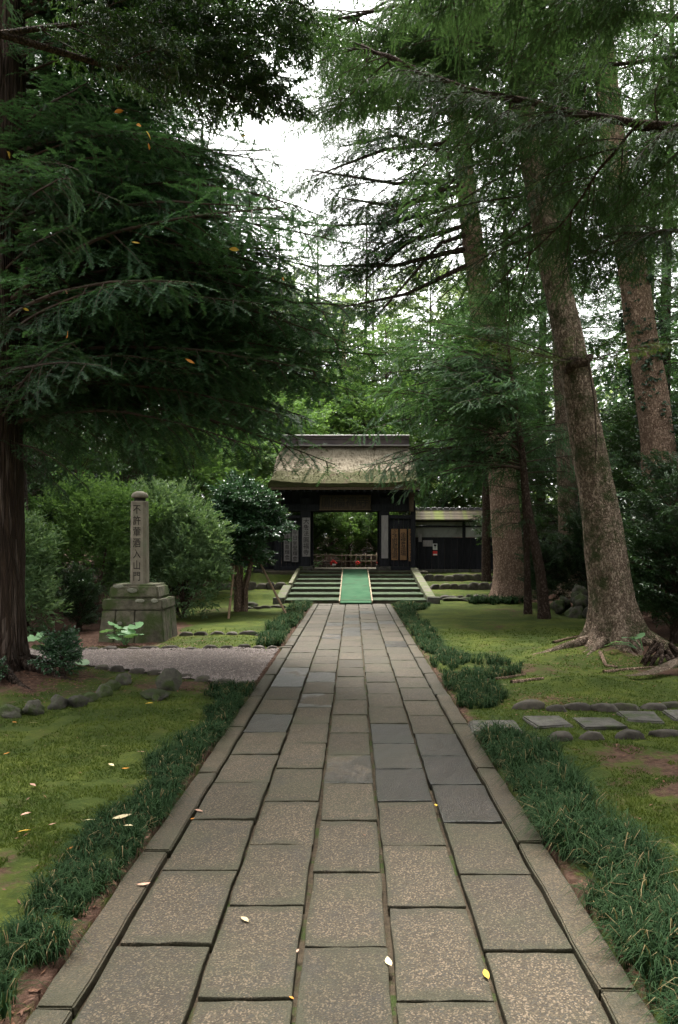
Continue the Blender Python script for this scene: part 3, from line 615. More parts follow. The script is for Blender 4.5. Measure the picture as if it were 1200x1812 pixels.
# overhanging tree from the right: trunk outside the picture, limbs across the top
b = Vector((6.3, 7.0, gzf(6.3, 7.0)))
ro = empty('overhanging_tree', b, 'tree whose long dark limbs and small leaves hang across the top right', 'tree')
OP = [b - Vector((0, 0, .1)), b + Vector((0, 0, 4)), b + Vector((.1, 0, 9)), b + Vector((0, 0, 14))]
link('trunk', trunk_mesh('trunk', OP, [.4, .34, .25, .06], MAT['bark_dark'], b, 20, 40, .6, seed=31), ro)
limbs = [([(1785, 330, 7.0), (1300, 235, 7.4), (1200, 225, 7.5), (1050, 205, 7.5), (940, 180, 7.6), (820, 155, 7.8), (690, 100, 8.0), (640, 80, 8.2)], .055),
         ([(1800, 100, 7.0), (1400, 40, 7.6), (1100, 25, 8.2), (880, 20, 8.8), (700, 10, 9.2), (560, 40, 9.6)], .05),
         ([(1200, 225, 7.5), (1120, 228, 7.6), (1060, 300, 7.9), (1000, 390, 8.2), (900, 480, 8.6)], .022),
         ([(1780, -200, 7.0), (1300, -60, 6.6), (1180, -20, 6.5), (1120, -60, 6.5), (980, -90, 6.6), (760, -100, 7)], .05),
         ([(1500, 420, 8.0), (1200, 408, 8.6), (1100, 412, 8.8), (1000, 430, 9.2)], .03),
         ([(1400, 40, 7.6), (1200, 100, 8), (1000, 120, 8.6), (800, 60, 9.4)], .03),
         ([(1100, 25, 8.2), (900, 90, 9.6), (740, 140, 10.6), (600, 190, 11.4)], .03),
         ([(1100, 25, 8.2), (860, -20, 9.4), (690, 0, 10.2), (570, 60, 11)], .03),
         ([(1785, 330, 7.0), (1350, 330, 8.4), (1180, 330, 9.0), (1040, 370, 9.4)], .03)]
for li, (pp, r0) in enumerate(limbs):
    q = [P(*p) for p in pp]; m = []
    for a, c in zip(q[:-1], q[1:]): m += [a, a.lerp(c, .5) + Vector((0, 0, -.02))]
    m.append(q[-1])
    tube('limb', m, list(np.linspace(r0, r0 * .3, len(m))), MAT['bark_dark'], ro, 8)
    L = sum((c - a).length for a, c in zip(m[:-1], m[1:])); nb = int(L * {2: 8, 4: 8}.get(li, 9.5))
    for k in range(nb):
        u = random.uniform(.08, 1) * (len(m) - 1); i = min(int(u), len(m) - 2); pt = m[i].lerp(m[i + 1], u - i)
        dirx = (m[i + 1] - m[i]); a0 = math.atan2(dirx.y, dirx.x)
        add_branch(ro, BR['over'], pt, a0 + random.choice([-1, 1]) * random.uniform(.3, 1.4), random.uniform(-.35, .15), random.uniform(.6, 1.25), 2.2, random.uniform(-.3, .3))
# broadleaf tree at upper left, trunk outside the picture
b = Vector((-4.4, 4.6, gzf(-4.4, 4.6)))
rb = empty('broadleaf_tree', b, 'broadleaf evergreen with long dark leaves drooping in at the upper left', 'tree')
link('trunk', trunk_mesh('trunk', [b - Vector((0, 0, .1)), b + Vector((.1, 0, 4)), b + Vector((.3, .3, 9))], [.25, .2, .08], MAT['bark_dark'], b, 16, 30, .5, seed=33), rb)
for pp in ([(-420, 300, 4.9), (0, 60, 5.6), (220, 30, 6.2), (380, 50, 6.6), (480, 60, 6.8)], [(-420, 100, 4.8), (0, -60, 5.4), (240, -60, 6), (430, -20, 6.5), (540, 10, 6.8)], [(0, 60, 5.6), (200, 120, 6.2), (330, 130, 6.5), (420, 150, 6.7)]):
    q = [P(*p) for p in pp]; tube('limb', q, list(np.linspace(.028, .008, len(q))), MAT['bark_dark'], rb, 7)
    for k in range(36):
        u = random.uniform(.3, 1) * (len(q) - 1); i = min(int(u), len(q) - 2)
        add_branch(rb, BR['broad'], q[i].lerp(q[i + 1], u - i), random.uniform(-1.2, 1.2), random.uniform(-.3, .25), random.uniform(.35, .8), 2.2, random.uniform(-.4, .4))

# ---------------------------------------------------------------- forest behind
def maple(x, y, h, brs, label, r=.13, n=64, spread=1.0, group='maples beyond the gate'):
    b = Vector((x, y, min(2.2, gzf(x, y)))); w = random.uniform(-.6, .6)
    return tree('maple_tree', label, [b, b + Vector((w * .3, 0, h * .3)), b + Vector((w, 0, h * .7)), b + Vector((w * 1.3, 0, h))], [r, r * .8, r * .5, .02], MAT['bark_dark'], brs, 3.0, b.z + h * .18, b.z + h, n,
         lambda z, az: spread * float(np.interp((z - b.z) / h, [.15, .5, .8, 1], [2.8, 3.4, 2.8, 1.4])), group=group, flare=.3, seed=int(abs(x * 7 + y)), rings=16, seg=8, elf=lambda z: random.uniform(-.1, .35))
def cedar(x, y, h, label, brs='far', z0=6, n=70, r=.3, L=2.6, group='tall conifers of the grove behind', barkm='bark_cedar', name='cedar_tree'):
    b = Vector((x, y, min(2.2, gzf(x, y))))
    return tree(name, label, [b, b + Vector((0, 0, h * .4)), b + Vector((.2, 0, h * .75)), b + Vector((.2, 0, h))], [r, r * .8, r * .5, .03], MAT[barkm], BR[brs], 3.2, b.z + z0, b.z + h - .2, n,
         lambda z, az: float(np.interp((z - b.z) / h, [0, .3, .6, 1], [L, L, L * .9, .4])), group=group, flare=.5, seed=int(abs(x * 5 + y)), rings=24, seg=10)
LB = 'bright green maple crown seen above and through the gate'
for x, y, h in ((-3.5, 36, 7.5), (1.2, 41, 8.5), (4.2, 37.5, 9.5), (-1.2, 43, 9.5), (6.5, 38, 11), (1.9, 43, 12.5)): maple(x, y, h, BR['maple'], LB)
LBP = 'pale yellow-green maple far behind the ridge of the thatched roof'
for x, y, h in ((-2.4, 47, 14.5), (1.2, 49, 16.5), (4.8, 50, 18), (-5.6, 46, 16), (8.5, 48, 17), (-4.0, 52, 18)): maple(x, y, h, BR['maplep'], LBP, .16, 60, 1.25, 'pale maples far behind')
LM = 'bright green maple left of the thatched roof'
maple(-5.6, 32, 6.5, BR['maple'], LM, group='maples left of the gate'); maple(-7.6, 27, 5.2, BR['maple'], LM, group='maples left of the gate')
cedar(-.75, 45, 14, 'lone pinkish pine trunk rising above the roof ridge', 'far', 8, 24, .28, 2.0, None, 'bark_red', 'pine_tree')
LC = 'slender pale conifer standing among the maples behind the thatched roof'
for x, y, h in ((-4.0, 40, 17.5), (-2.2, 44, 18.5), (.6, 47, 20), (-6.2, 38, 18)):
    cedar(x, y, h, LC, 'fartor', 6, 60, .14, 2.6, 'slender conifers behind the roof')
# shadowed growth right behind the gate opening
def shrub_tree(name, x, y, h, rad, brs, Lref, n, label, cat='shrub', group=None, barkm='bark_dark', lo=.05):
    b = Vector((x, y, gzf(x, y))); root = empty(name, b, label, cat, group)
    tube('stem', [b - Vector((0, 0, .03)), b + Vector((.02, 0, h * .4)), b + Vector((0, .02, h * .85))], [.05 + .01 * h, .04, .012], MAT[barkm], root, 7)
    for i in range(n):
        z = h * (lo + (1 - lo) * (i + random.random()) / n) * .85; u = z / h
        L = rad * math.sqrt(max(.05, 1 - ((u - .42) / .62) ** 2)) * random.uniform(.75, 1.1)
        add_branch(root, brs, b + Vector((0, 0, z)), i * 2.4 + random.uniform(-.4, .4), random.uniform(-.05, .55) + u * .5, L, Lref, random.uniform(-.4, .4), random.uniform(.9, 1.2))
    return root
for x, y, h, r_ in ((-1.9, 36.2, 2.6, 1.5), (-.2, 36.0, 2.4, 1.4), (1.4, 36.3, 2.6, 1.5)):
    shrub_tree('maple_shrub', x, y, h, r_, BR['maple'], 3.0, 40, 'layered green maple bush just behind the bamboo fence', group='maple bushes behind the fence')
for x, y, h, r_ in ((-2.4, 38, 3.4, 1.9), (-.3, 38.5, 3.8, 2.0), (1.8, 38, 3.4, 2.0), (3.6, 36, 3.2, 1.8), (-4.3, 36, 3.4, 1.8)):
    shrub_tree('evergreen_shrub', x, y, h, r_, BR['broadsm'], 2.4, 34, 'dark evergreen shrub behind the bamboo fence, seen through the gate', group='shrubs behind the bamboo fence')
LC = 'tall fir added out of view to shade the near end of the path'  # unseen firs beside and behind the camera, added to darken the near path
for x, y in ((-3.2, -1.6), (3.4, -2.4), (-3.6, 3.0), (4.9, 2.2), (-3.0, -5.5), (3.2, -6.5), (-2.6, -9.5), (2.8, -10.5), (-6.5, -3), (6.8, -4), (0.2, -14)):
    cedar(x, y, 17, LC, 'fardk', 6.6 if y < 0 else 9.4, 150 if y < 0 else 90, .26, 4.4, 'firs added out of view to shade the near path', name='fir_tree')
LC = 'tall conifer in the grove left of the stone pillar'
for x, y, h in ((-8.0, 20, 20), (-6.6, 24, 21), (-10.5, 25, 22), (-5.9, 29.5, 17), (-9.0, 31, 22), (-13, 22, 21), (-7.2, 36, 20), (-12, 34, 22), (-11.5, 17, 20)):
    cedar(x, y, h, LC, 'fardk', 6.0, 120, .22, 3.1, 'conifers of the left grove')
LC = 'tall conifer in the grove behind the right-hand wall'
for x, y, h in ((7.6, 28, 22), (9.5, 21, 21), (10.8, 27, 22), (8.2, 34, 20), (12.5, 23, 22), (12.5, 33, 22), (14, 18, 21), (10.5, 16, 20), (6.0, 32, 17)):
    cedar(x, y, h, LC, 'far', 3.5, 110, .22, 3.0, 'conifers of the right grove')
LC = 'leafy understorey tree in the grove left of the stone pillar'
for x, y, h in ((-6.4, 18, 5), (-7.8, 16, 4.6), (-6.2, 21.5, 5.2), (-9.5, 19, 6), (-4.9, 24, 4.8), (-5.5, 27, 5), (-10, 22.5, 6)):
    shrub_tree('understorey_tree', x, y, h, 1.9, BR['broadsm'] if x < -6 else BR['maple'], 2.6, 34, LC, 'tree', 'understorey of the left grove')
LC = 'leafy understorey tree in the grove right of the great fir'
for x, y, h in ((7.5, 20, 5), (8.2, 15, 4.5), (6.9, 26, 5.2), (9.8, 18, 6), (8.6, 23.5, 6), (11, 21, 6), (5.9, 28, 4.5)):
    shrub_tree('understorey_tree', x, y, h, 1.9, BR['broadsm'], 2.4, 34, LC, 'tree', 'understorey of the right grove')

# far wood that closes the view behind the trees
def wood_mass(name, label, pos, size, n, mat, seed):
    r = np.random.default_rng(seed); V = []; m = len(pos); pos = np.array(pos); k = r.integers(0, m, n); v = norm(r.normal(0, 1, (n, 3)))
    c = pos[k]; p = c[:, :3] + v * c[:, 3:4] * np.array([1, 1, 1.25]) * r.uniform(.7, 1.05, (n, 1)); p[:, 2] = np.abs(p[:, 2])
    nr = norm(v + r.normal(0, .5, (n, 3)) + [0, 0, .5]); a = norm(np.cross(nr, r.normal(0, 1, (n, 3)))); b2 = np.cross(nr, a); l = (size * r.uniform(.5, 1.2, n))[:, None]
    V = np.stack([p - a * l, p - b2 * l * .5, p + a * l, p + b2 * l * .5], 1).reshape(-1, 3); I = np.arange(n)[:, None] * 4
    F = np.concatenate([I + np.array([[0, 1, 2]]), I + np.array([[0, 2, 3]])])
    return tag(link(name, np_mesh(name, V, F, [mat], attr={'tip': np.repeat(r.random(n) * .6, 4)})), label, 'wood', kind='stuff')
r_ = np.random.default_rng(5)
pos = [(x + r_.normal(0, 1), 60 + r_.normal(0, 3), z, 3.6) for x in range(-40, 41, 4) for z in (2, 6, 10) if not (z == 10 and -10 < x < 2)]
wood_mass('distant_wood', 'pale green wood closing the view far behind the gate', pos, .34, 42000, MAT['maple_lit_pale'], 3)
pos = [(sx * (19 + r_.normal(0, 1.5)), y + r_.normal(0, 1), z, 3.2) for sx in (-1, 1) for y in range(14, 58, 4) for z in (1.5, 5, 9, 13)]
wood_mass('side_wood', 'dark green wood closing the view on both sides of the grove', pos, .26, 50000, MAT['fir_blue'], 4)

# ---------------------------------------------------------------- gate
def text_obj(s, size, mat, parent, loc, rot=(R(90), 0, 0), vertical=True, extr=.003, lh=1.0, wx=1.0):
    c = bpy.data.curves.new('t', 'FONT'); c.body = '\n'.join(s) if vertical else s; c.size = size; c.extrude = extr; c.offset = size * .004; c.align_x = 'CENTER'; c.align_y = 'CENTER'; c.space_line = lh; c.resolution_u = 2
    o = bpy.data.objects.new('t', c); S.collection.objects.link(o); bpy.context.view_layer.update()
    me = bpy.data.meshes.new_from_object(o.evaluated_get(bpy.context.evaluated_depsgraph_get())); bpy.data.objects.remove(o)
    me.name = 'lettering'; me.materials.clear(); me.materials.append(mat)
    return link('lettering', me, parent, loc, rot, (wx, 1, 1))
GX0, FL = -.31, .69          # gate axis and floor height
gate = empty('temple_gate', (GX0, 29.2, FL), 'dark timber temple gate under a thick weathered thatched roof', 'gate')
def gbox(n, x0, x1, y0, y1, z0, z1, m, par=None, **k): return box(n, x0, x1, y0, y1, z0, z1, MAT[m], par or gate, **k)
plat = tag(box('gate_platform', -3.3, 2.7, 28.02, 33, .3, FL, MAT['riser'], None, .02), 'low stone platform carrying the temple gate', 'platform')
for sx in (-1, 1):
    for yy, w in ((29.2, .19), (31.2, .16)):
        xc = GX0 + sx * (1.28 + w)
        p = gbox('pillar', xc - w, xc + w, yy - w, yy + w, FL + .12, 3.4, 'black_wood', bev=.02)
        st = box_mesh('base_stone', w * 2.6, w * 2.6, .16, MAT['stone'], .03, 2)
        link('base_stone', st, p, (0, 0, -(3.4 - FL - .12) / 2 - .05))
    # side bay: panel wall between the main pillar and the outer post
    xa, xb = (GX0 + sx * 1.66, GX0 + sx * 2.55)
    gbox('post', xb - .09, xb + .09, 29.2 - .09, 29.2 + .09, FL - .01, 3.3, 'black_wood', bev=.012)
    nb = 5
    for k in range(nb):
        x0 = xa + (xb - xa) * k / nb; x1 = xa + (xb - xa) * (k + 1) / nb
        gbox('wall_board', min(x0, x1) + .004, max(x0, x1) - .004, 29.24 + .004 * (k % 2), 29.28, FL + .02, 2.62, 'black_wood', bev=.004)
    gbox('tie_beam', min(xa, xb) - .02, max(xa, xb) + .02, 29.1, 29.22, 2.62, 2.75, 'black_wood')
    gbox('skirting_beam', min(xa, xb) - .02, max(xa, xb) + .02, 29.12, 29.235, FL + .0, FL + .13, 'black_wood')
gbox('lintel', GX0 - 2.62, GX0 + 2.62, 28.98, 29.25, 2.89, 3.16, 'black_wood', bev=.015)
gbox('lintel', GX0 - 2.45, GX0 + 2.45, 31.05, 31.32, 2.95, 3.2, 'black_wood', bev=.015)
gbox('transom_wall', GX0 - 2.5, GX0 + 2.5, 29.16, 29.2, 3.16, 3.75, 'black_wood', bev=.004)
for i in range(15): gbox('transom_strut', GX0 - 2.3 + i * .328 - .03, GX0 - 2.3 + i * .328 + .03, 29.1, 29.158, 3.17, 3.62, 'black_wood', bev=.004)
gbox('wall_plate', GX0 - 2.75, GX0 + 2.75, 28.95, 29.22, 3.62, 3.82, 'black_wood', bev=.015)
for sx in (-1, 1):
    xe = GX0 + sx * 2.45
    gbox('cross_beam', xe - .1, xe + .1, 28.3, 32.3, 3.40, 3.60, 'old_wood', bev=.012)
    gbox('gable_post', xe - .08, xe + .08, 28.62, 28.78, 2.86, 3.44, 'old_wood', bev=.012, taper=1.15)
    gbox('gable_wall', xe - .03, xe + .03, 29.3, 31.9, 3.0, 4.5, 'black_wood')
# rafters under the front eave
rm = box_mesh('rafter', .055, 1.9, .07, MAT['black_wood'], .006)
for i in range(23):
    link('rafter', rm, gate, (-2.65 + i * 5.3 / 22, 28.75 - 29.2, 3.86 - FL), (R(20), 0, 0))
# thatched roof: thick concave shell with rounded ends
def thatch():
    prof_o = [(-1.62, 3.72), (-1.66, 3.84), (-1.58, 3.93), (-1.3, 4.10), (-1.0, 4.32), (-.7, 4.60), (-.42, 4.93), (-.2, 5.25), (0, 5.50)]
    y0 = 30.2; n = len(prof_o); vs = []; nx_ = 120
    full = [(y0 + a * 1.48, z) for a, z in prof_o] + [(y0 - a * 1.48, z) for a, z in prof_o[-2::-1]]
    dense = []
    for a, b_ in zip(full[:-1], full[1:]):
        for u in np.linspace(0, 1, 6)[:-1]: dense.append((a[0] * (1 - u) + b_[0] * u, a[1] * (1 - u) + b_[1] * u))
    dense.append(full[-1]); V = []; F = []; m = len(dense)
    for i in range(nx_ + 1):
        s = -1 + 2 * i / nx_; e = max(0, abs(s) - .955) / .045
        for (y, z) in dense:
            hw = np.interp(z, [3.7, 4.2, 5.5], [2.74, 2.62, 2.44]); x = GX0 + s * hw
            drop = .16 * e * e; zz = z - drop + .10 * abs(s) ** 4 * (z < 4.4)
            nz = noise.noise(Vector((x * 2, y * 2, z * 2))) * .04 + noise.noise(Vector((x * 9, y * 5, z * 5))) * .014
            V.append((x - GX0, y - 29.2, zz + nz - 3.7))
    for i in range(nx_):
        for j in range(m - 1): a = i * m + j; F.append((a, a + m, a + m + 1, a + 1))
    # underside
    o = len(V)
    for i in range(nx_ + 1):
        s = -1 + 2 * i / nx_
        for k in range(5):
            y = full[0][0] + .02 + (full[-1][0] - full[0][0] - .04) * k / 4; z = [3.70, 4.3, 5.0, 4.3, 3.70][k]
            V.append((s * 2.66, y - 29.2, z - 3.7))
    for i in range(nx_):
        for j in range(4): a = o + i * 5 + j; F.append((a, a + 1, a + 6, a + 5))
        F.append((i * m, o + i * 5, o + i * 5 + 5, (i + 1) * m)); F.append((i * m + m - 1, (i + 1) * m + m - 1, o + i * 5 + 9, o + i * 5 + 4))
    return np_mesh('thatched_roof', V, F, [MAT['thatch']], smooth=False), (V, m, nx_, o)
rme, (VV, m_, nx_, o_) = thatch()
# close the gable ends
bm = bmesh.new(); bm.from_mesh(rme); bm.verts.ensure_lookup_table()
for i, ui in ((0, 0), (nx_, nx_)):
    ring = [bm.verts[i * m_ + j] for j in range(m_)] + [bm.verts[o_ + ui * 5 + k] for k in (4, 3, 2, 1, 0)]
    try: bm.faces.new(ring)
    except ValueError: pass
bmesh.ops.triangulate(bm, faces=[f for f in bm.faces if len(f.verts) > 4]); bmesh.ops.recalc_face_normals(bm, faces=bm.faces[:]); bm.to_mesh(rme); bm.free()
roof = link('thatched_roof', rme, gate, (0, 0, 3.7 - FL))
T = Twigs(77); rp = []     # straws standing proud of the weathered thatch
for i in range(2200):
    s = T.r.uniform(-.97, .97); a = T.r.uniform(-1.6, -.05); z = float(np.interp(a, [-1.66, -1.58, -1.3, -1, -.7, -.42, -.2, 0], [3.84, 3.93, 4.1, 4.32, 4.6, 4.93, 5.25, 5.5]))
    x = s * float(np.interp(z, [3.7, 4.2, 5.5], [2.74, 2.62, 2.44])); y = 30.2 + a * 1.48 - 29.2
    rp.append((x, y, z - 3.7 + .10 * abs(s) ** 4 * (z < 4.4)))
rp = np.array(rp); n = len(rp); d = norm(np.stack([T.r.normal(0, .35, n), -np.ones(n) * .9, -.55 + T.r.normal(.25, .2, n)], -1)); wv = norm(np.cross(d, [0, 0, 1.0])) * .012
l = T.r.uniform(.03, .10, (n, 1)); V3 = np.stack([rp - wv, rp + wv, rp + d * l + [0, 0, .03]], 1).reshape(-1, 3)
tag(link('straw', np_mesh('straw', V3, np.arange(n * 3).reshape(-1, 3), [MAT['thatch']]), roof), kind='stuff')
rd = link('ridge_box', box_mesh('ridge_box', 4.9, .55, .36, MAT['ridge'], .02, 2), gate, (0, 1.0, 5.62 - FL))
link('ridge_cap', box_mesh('ridge_cap', 5.0, .7, .05, MAT['ridge_cap'], .015), rd, (0, 0, .205))
link('ridge_batten', box_mesh('ridge_batten', 4.94, .64, .035, MAT['ridge'], .008), rd, (0, 0, .09))
link('ridge_batten', box_mesh('ridge_batten', 4.94, .66, .04, MAT['ridge_cap'], .008), rd, (0, 0, -.17))
# eave board
gbox('eave_board', GX0 - 2.7, GX0 + 2.7, 27.84, 27.9, 3.60, 3.74, 'old_wood', bev=.006)

def board(name, label, x0, x1, z0, z1, y, m, s, size, mm='ink', lh=1.0, frame=None, vertical=True, group=None, wx=1.0):
    r = empty(name, ((x0 + x1) / 2, y, z0), label, 'sign', group)
    link('panel', box_mesh('panel', x1 - x0, .03, z1 - z0, MAT[m], .004), r, (0, 0, (z1 - z0) / 2))
    if frame:
        for a, c, dx, dz in ((0, .0, x1 - x0 + .08, .05), (0, z1 - z0, x1 - x0 + .08, .05)): link('frame_rail', box_mesh('frame_rail', dx, .06, dz, MAT[frame], .008), r, (a, -.01, c))
        for a in (-(x1 - x0) / 2, (x1 - x0) / 2): link('frame_rail', box_mesh('frame_rail', .05, .06, z1 - z0 - .055, MAT[frame], .008), r, (a, -.01, (z1 - z0) / 2))
    if s: text_obj(s, size, MAT[mm], r, (0, -.018, (z1 - z0) / 2), vertical=vertical, lh=lh, wx=wx)
    return r
def zpx(y, Y): return CAMH + (VY - y) * Y / FPX
def xpx(x, Y): return (x - VX) * Y / FPX
YS = 28.98
board('name_board', 'framed horizontal name board with dark characters hung below the thatch', xpx(567, 28.9), xpx(655, 28.9), zpx(902, 28.9), zpx(877, 28.9), 28.9, 'old_wood', '圓福禪寺', .44, frame='old_wood', vertical=False)
board('pillar_sign', 'long grey wooden sign with black characters on the pillar beside the green plants', xpx(535, YS), xpx(549, YS), zpx(985, YS), zpx(916, YS), YS, 'grey_wood', '大象法圓福寺', .225, lh=1.02)
board('pillar_sign', 'long blank grey wooden sign on the pillar next to the brown boards', xpx(675, YS), xpx(687, YS), zpx(988, YS), zpx(912, YS), YS, 'grey_wood', None, .2)
YB = 29.16
board('hanging_sign', 'weathered grey board with characters, shorter of two beside the camellia', xpx(502.5, YB), xpx(514, YB), zpx(993, YB), zpx(944, YB), YB, 'grey_wood', '法話重輝會', .19, lh=1.02)
board('hanging_sign', 'weathered grey board with characters, longer of two beside the camellia', xpx(516.5, YB), xpx(528, YB), zpx(994.5, YB), zpx(938, YB), YB, 'grey_wood', '平日坐堂輝會', .19, lh=1.02)
board('hanging_sign', 'brown vertical board with bold brush characters next to the grey pillar sign', xpx(692.5, YB), xpx(704.5, YB), zpx(991, YB), zpx(936, YB), YB, 'brown_board', '正法眼蔵道場', .22, lh=.82)
board('hanging_sign', 'brown vertical board with bold brush characters between two other boards', xpx(708, YB), xpx(719.5, YB), zpx(991, YB), zpx(936, YB), YB, 'brown_board', '坐禅會道場', .21, lh=.84)
board('hanging_sign', 'narrow orange-brown board with small characters, last of the three', xpx(723, YB), xpx(732.5, YB), zpx(993, YB), zpx(936, YB), YB, 'brown_board', '大輝禪十二一本堂', .15, lh=.98)

# side walls
def wing(label, sgn, xa, xb):
    x0, x1 = min(xa, xb), max(xa, xb); yw = 29.9; zb = .58
    w = empty('side_wall', ((x0 + x1) / 2, yw, zb), label, 'wall')
    box('sill', x0, x1, yw - .1, yw + .1, zb, zb + .13, MAT['stone'], w, .015)
    n = int((x1 - x0) / .24)
    for k in range(n): box('wall_board', x0 + (x1 - x0) * k / n + .004, x0 + (x1 - x0) * (k + 1) / n - .004, yw - .03 - .005 * (k % 2), yw + .03, zb + .13, 1.86, MAT['black_wood'], w, .004)
    box('rail', x0, x1, yw - .06, yw + .045, 1.86, 1.93, MAT['black_wood'], w, .008)
    np_ = max(2, round((x1 - x0) / 2.1)); d = (x1 - x0) / np_
    for k in range(np_): box('plaster_panel', x0 + d * k + .06, x0 + d * (k + 1) - .06, yw - .02, yw + .02, 1.935, 2.31, MAT['plaster'], w, .004)
    for k in range(np_ + 1): box('post', x0 + d * k - .055, x0 + d * k + .055, yw - .075, yw + .06, zb + .13, 2.6, MAT['black_wood'], w, .008)
    box('rail', x0, x1, yw - .06, yw + .045, 2.31, 2.38, MAT['black_wood'], w, .008)
    for k in range(np_): box('plaster_panel', x0 + d * k + .06, x0 + d * (k + 1) - .06, yw - .02, yw + .02, 2.385, 2.52, MAT['plaster'], w, .004)
    box('wall_plate', x0, x1, yw - .12, yw + .12, 2.52, 2.63, MAT['black_wood'], w, .008)
    # shingled roof slopes in courses
    for k in range(6):
        for sd in (-1, 1):
            yy = yw + sd * (.55 - .09 * k); z = 2.60 + .062 * k
            o = box('roof_course', x0 - .1, x1 + .1, yy - .075, yy + .075, z - .02, z + .035 , MAT['wing_roof'], w, .006, jit=.004); o.rotation_euler = (R(-sd * 30), 0, 0)
    box('ridge_beam', x0 - .1, x1 + .1, yw - .1, yw + .1, 2.94, 3.02, MAT['tile'], w, .02)
    tm = box_mesh('ridge_tile', .2, .2, .06, MAT['tile'], .025, 2); nt = int((x1 - x0) / .23)
    for k in range(nt): link('ridge_tile', tm, w, (x0 + .115 + (x1 - x0) * k / nt - (x0 + x1) / 2, 0, 3.04 - zb), (0, 0, 0), (1, 1, 1 + .1 * (k % 2)))
    return w
wing('dark boarded wall with white plaster band and mossy roof beside the brown signs', 1, 2.26, 8.2)
wing('dark boarded wall partly hidden behind the glossy camellia', -1, -2.9, -8.2)
r = board('notice', 'grey notice sheet on the dark boards under the plaster band', xpx(748.5, 29.8), xpx(766, 29.8), zpx(967, 29.8), zpx(956, 29.8), 29.82, 'grey_wood', None, 0)
r = board('notice', 'small white notice with black heart-like emblem on the dark wall', xpx(766, 29.8), xpx(774, 29.8), zpx(973, 29.8), zpx(962, 29.8), 29.80, 'white', '♥\n≡', .1, vertical=False, lh=.8)
r = board('notice', 'small red notice with a white strip below it on the dark wall', xpx(766, 29.8), xpx(774, 29.8), zpx(983, 29.8), zpx(975, 29.8), 29.80, 'red', None, 0)
link('white_strip', box_mesh('white_strip', .15, .006, .05, MAT['white'], .001), r, (0, -.018, .035))
board('notice', 'narrow grey slip fixed to the post left of the plaster band', xpx(740.5, 29.8), xpx(746.5, 29.8), zpx(959, 29.8), zpx(945, 29.8), 29.80, 'grey_wood', None, 0)

# steps, stringers, ramp
steps = empty('stone_steps', (0, 21.7, 0), 'broad shallow steps with pale green worn treads leading to the gate', 'steps')
for i in range(7):
    y0 = 21.7 + 1.05 * i; z = .0985 * (i + 1)
    y1 = 28.01 if i == 6 else y0 + 1.05
    st = box('step', -1.9, 2.05, y0 + .02, y1 + .015, z - .14, z - .03, MAT['riser'], steps, .006)
    o = link('tread', box_mesh('tread', 3.95, y1 - y0, .028, MAT['step'], .008, 2), st); o.location = Vector((.075, (y0 + y1) / 2 - .0, z - .014)) - Vector((.075, (y0 + y1) / 2 + .0175, z - .085))
    o.location.y = 0 - .02
def stringer(x0, x1, ya, za, yb, zb, h=.24):
    V = [(x0, ya, za - h), (x1, ya, za - h), (x1, yb, zb - h), (x0, yb, zb - h), (x0, ya, za), (x1, ya, za), (x1, yb, zb), (x0, yb, zb)]
    bm = bmesh.new(); vs = [bm.verts.new(Vector(v) - steps.location) for v in V]
    for f in ((3, 2, 1, 0), (4, 5, 6, 7), (0, 1, 5, 4), (1, 2, 6, 5), (2, 3, 7, 6), (3, 0, 4, 7)): bm.faces.new([vs[i] for i in f])
    bmesh.ops.bevel(bm, geom=bm.edges[:], offset=.012, segments=2, affect='EDGES'); return link('stringer', bm_mesh('stringer', bm, MAT['stringer']), steps)
stringer(2.052, 2.30, 21.75, .19, 27.98, .82); stringer(-2.15, -1.902, 21.75, .17, 24.1, .40); stringer(-2.02, -1.902, 24.4, .45, 27.98, .80)
box('stringer_foot', 2.052, 2.40, 21.52, 21.75, -.05, .185, MAT['stone'], steps, .015, 2, .01); box('stringer_foot', -2.22, -1.902, 21.52, 21.75, -.05, .165, MAT['stone'], steps, .015, 2, .01)
ramp = empty('ramp', (.075, 21.35, 0), 'green carpeted ramp with pale wooden rails laid over the steps', 'ramp')
A = Vector((0, 0, .035)); B = Vector((0, 6.75, .745)); mid = (A + B) / 2; ang = math.atan2(B.z - A.z, B.y - A.y); LR = (B - A).length
link('carpet', box_mesh('carpet', .86, LR, .03, MAT['carpet'], .006), ramp, mid, (ang, 0, 0))
for sx in (-1, 1): link('side_rail', box_mesh('side_rail', .035, LR, .09, MAT['pale_wood'], .006), ramp, mid + Vector((sx * .449, 0, .02)), (ang, 0, 0))

# bamboo fence with red flowers behind the gate
fz = gzf(-.3, 34.5)
fen = empty('bamboo_fence', (-.3, 34.5, fz), 'low rustic bamboo fence seen through the gate opening', 'fence')
for i, px in enumerate((530, 541, 550.5, 560, 569, 577, 584.5, 594, 604.5, 611.5, 620.5, 629.5, 638, 646.5, 656.5, 666, 675, 684)):
    x = xpx(px, 34.5); h = zpx(978 + (i * 7) % 5, 34.5)
    tube('post', [(x, 34.5, fz - .05), (x + .01, 34.5, (fz + h) / 2), (x + .015, 34.5, h)], [.03, .032, .03] if i % 5 == 1 else [.02, .021, .02], MAT['bamboo'], fen, 7)
for zy in (982, 992.5): tube('rail', [(-2.6, 34.47, zpx(zy, 34.5)), (-.3, 34.46, zpx(zy + .7, 34.5)), (1.9, 34.47, zpx(zy + .2, 34.5))], [.016] * 3, MAT['bamboo'], fen, 6)
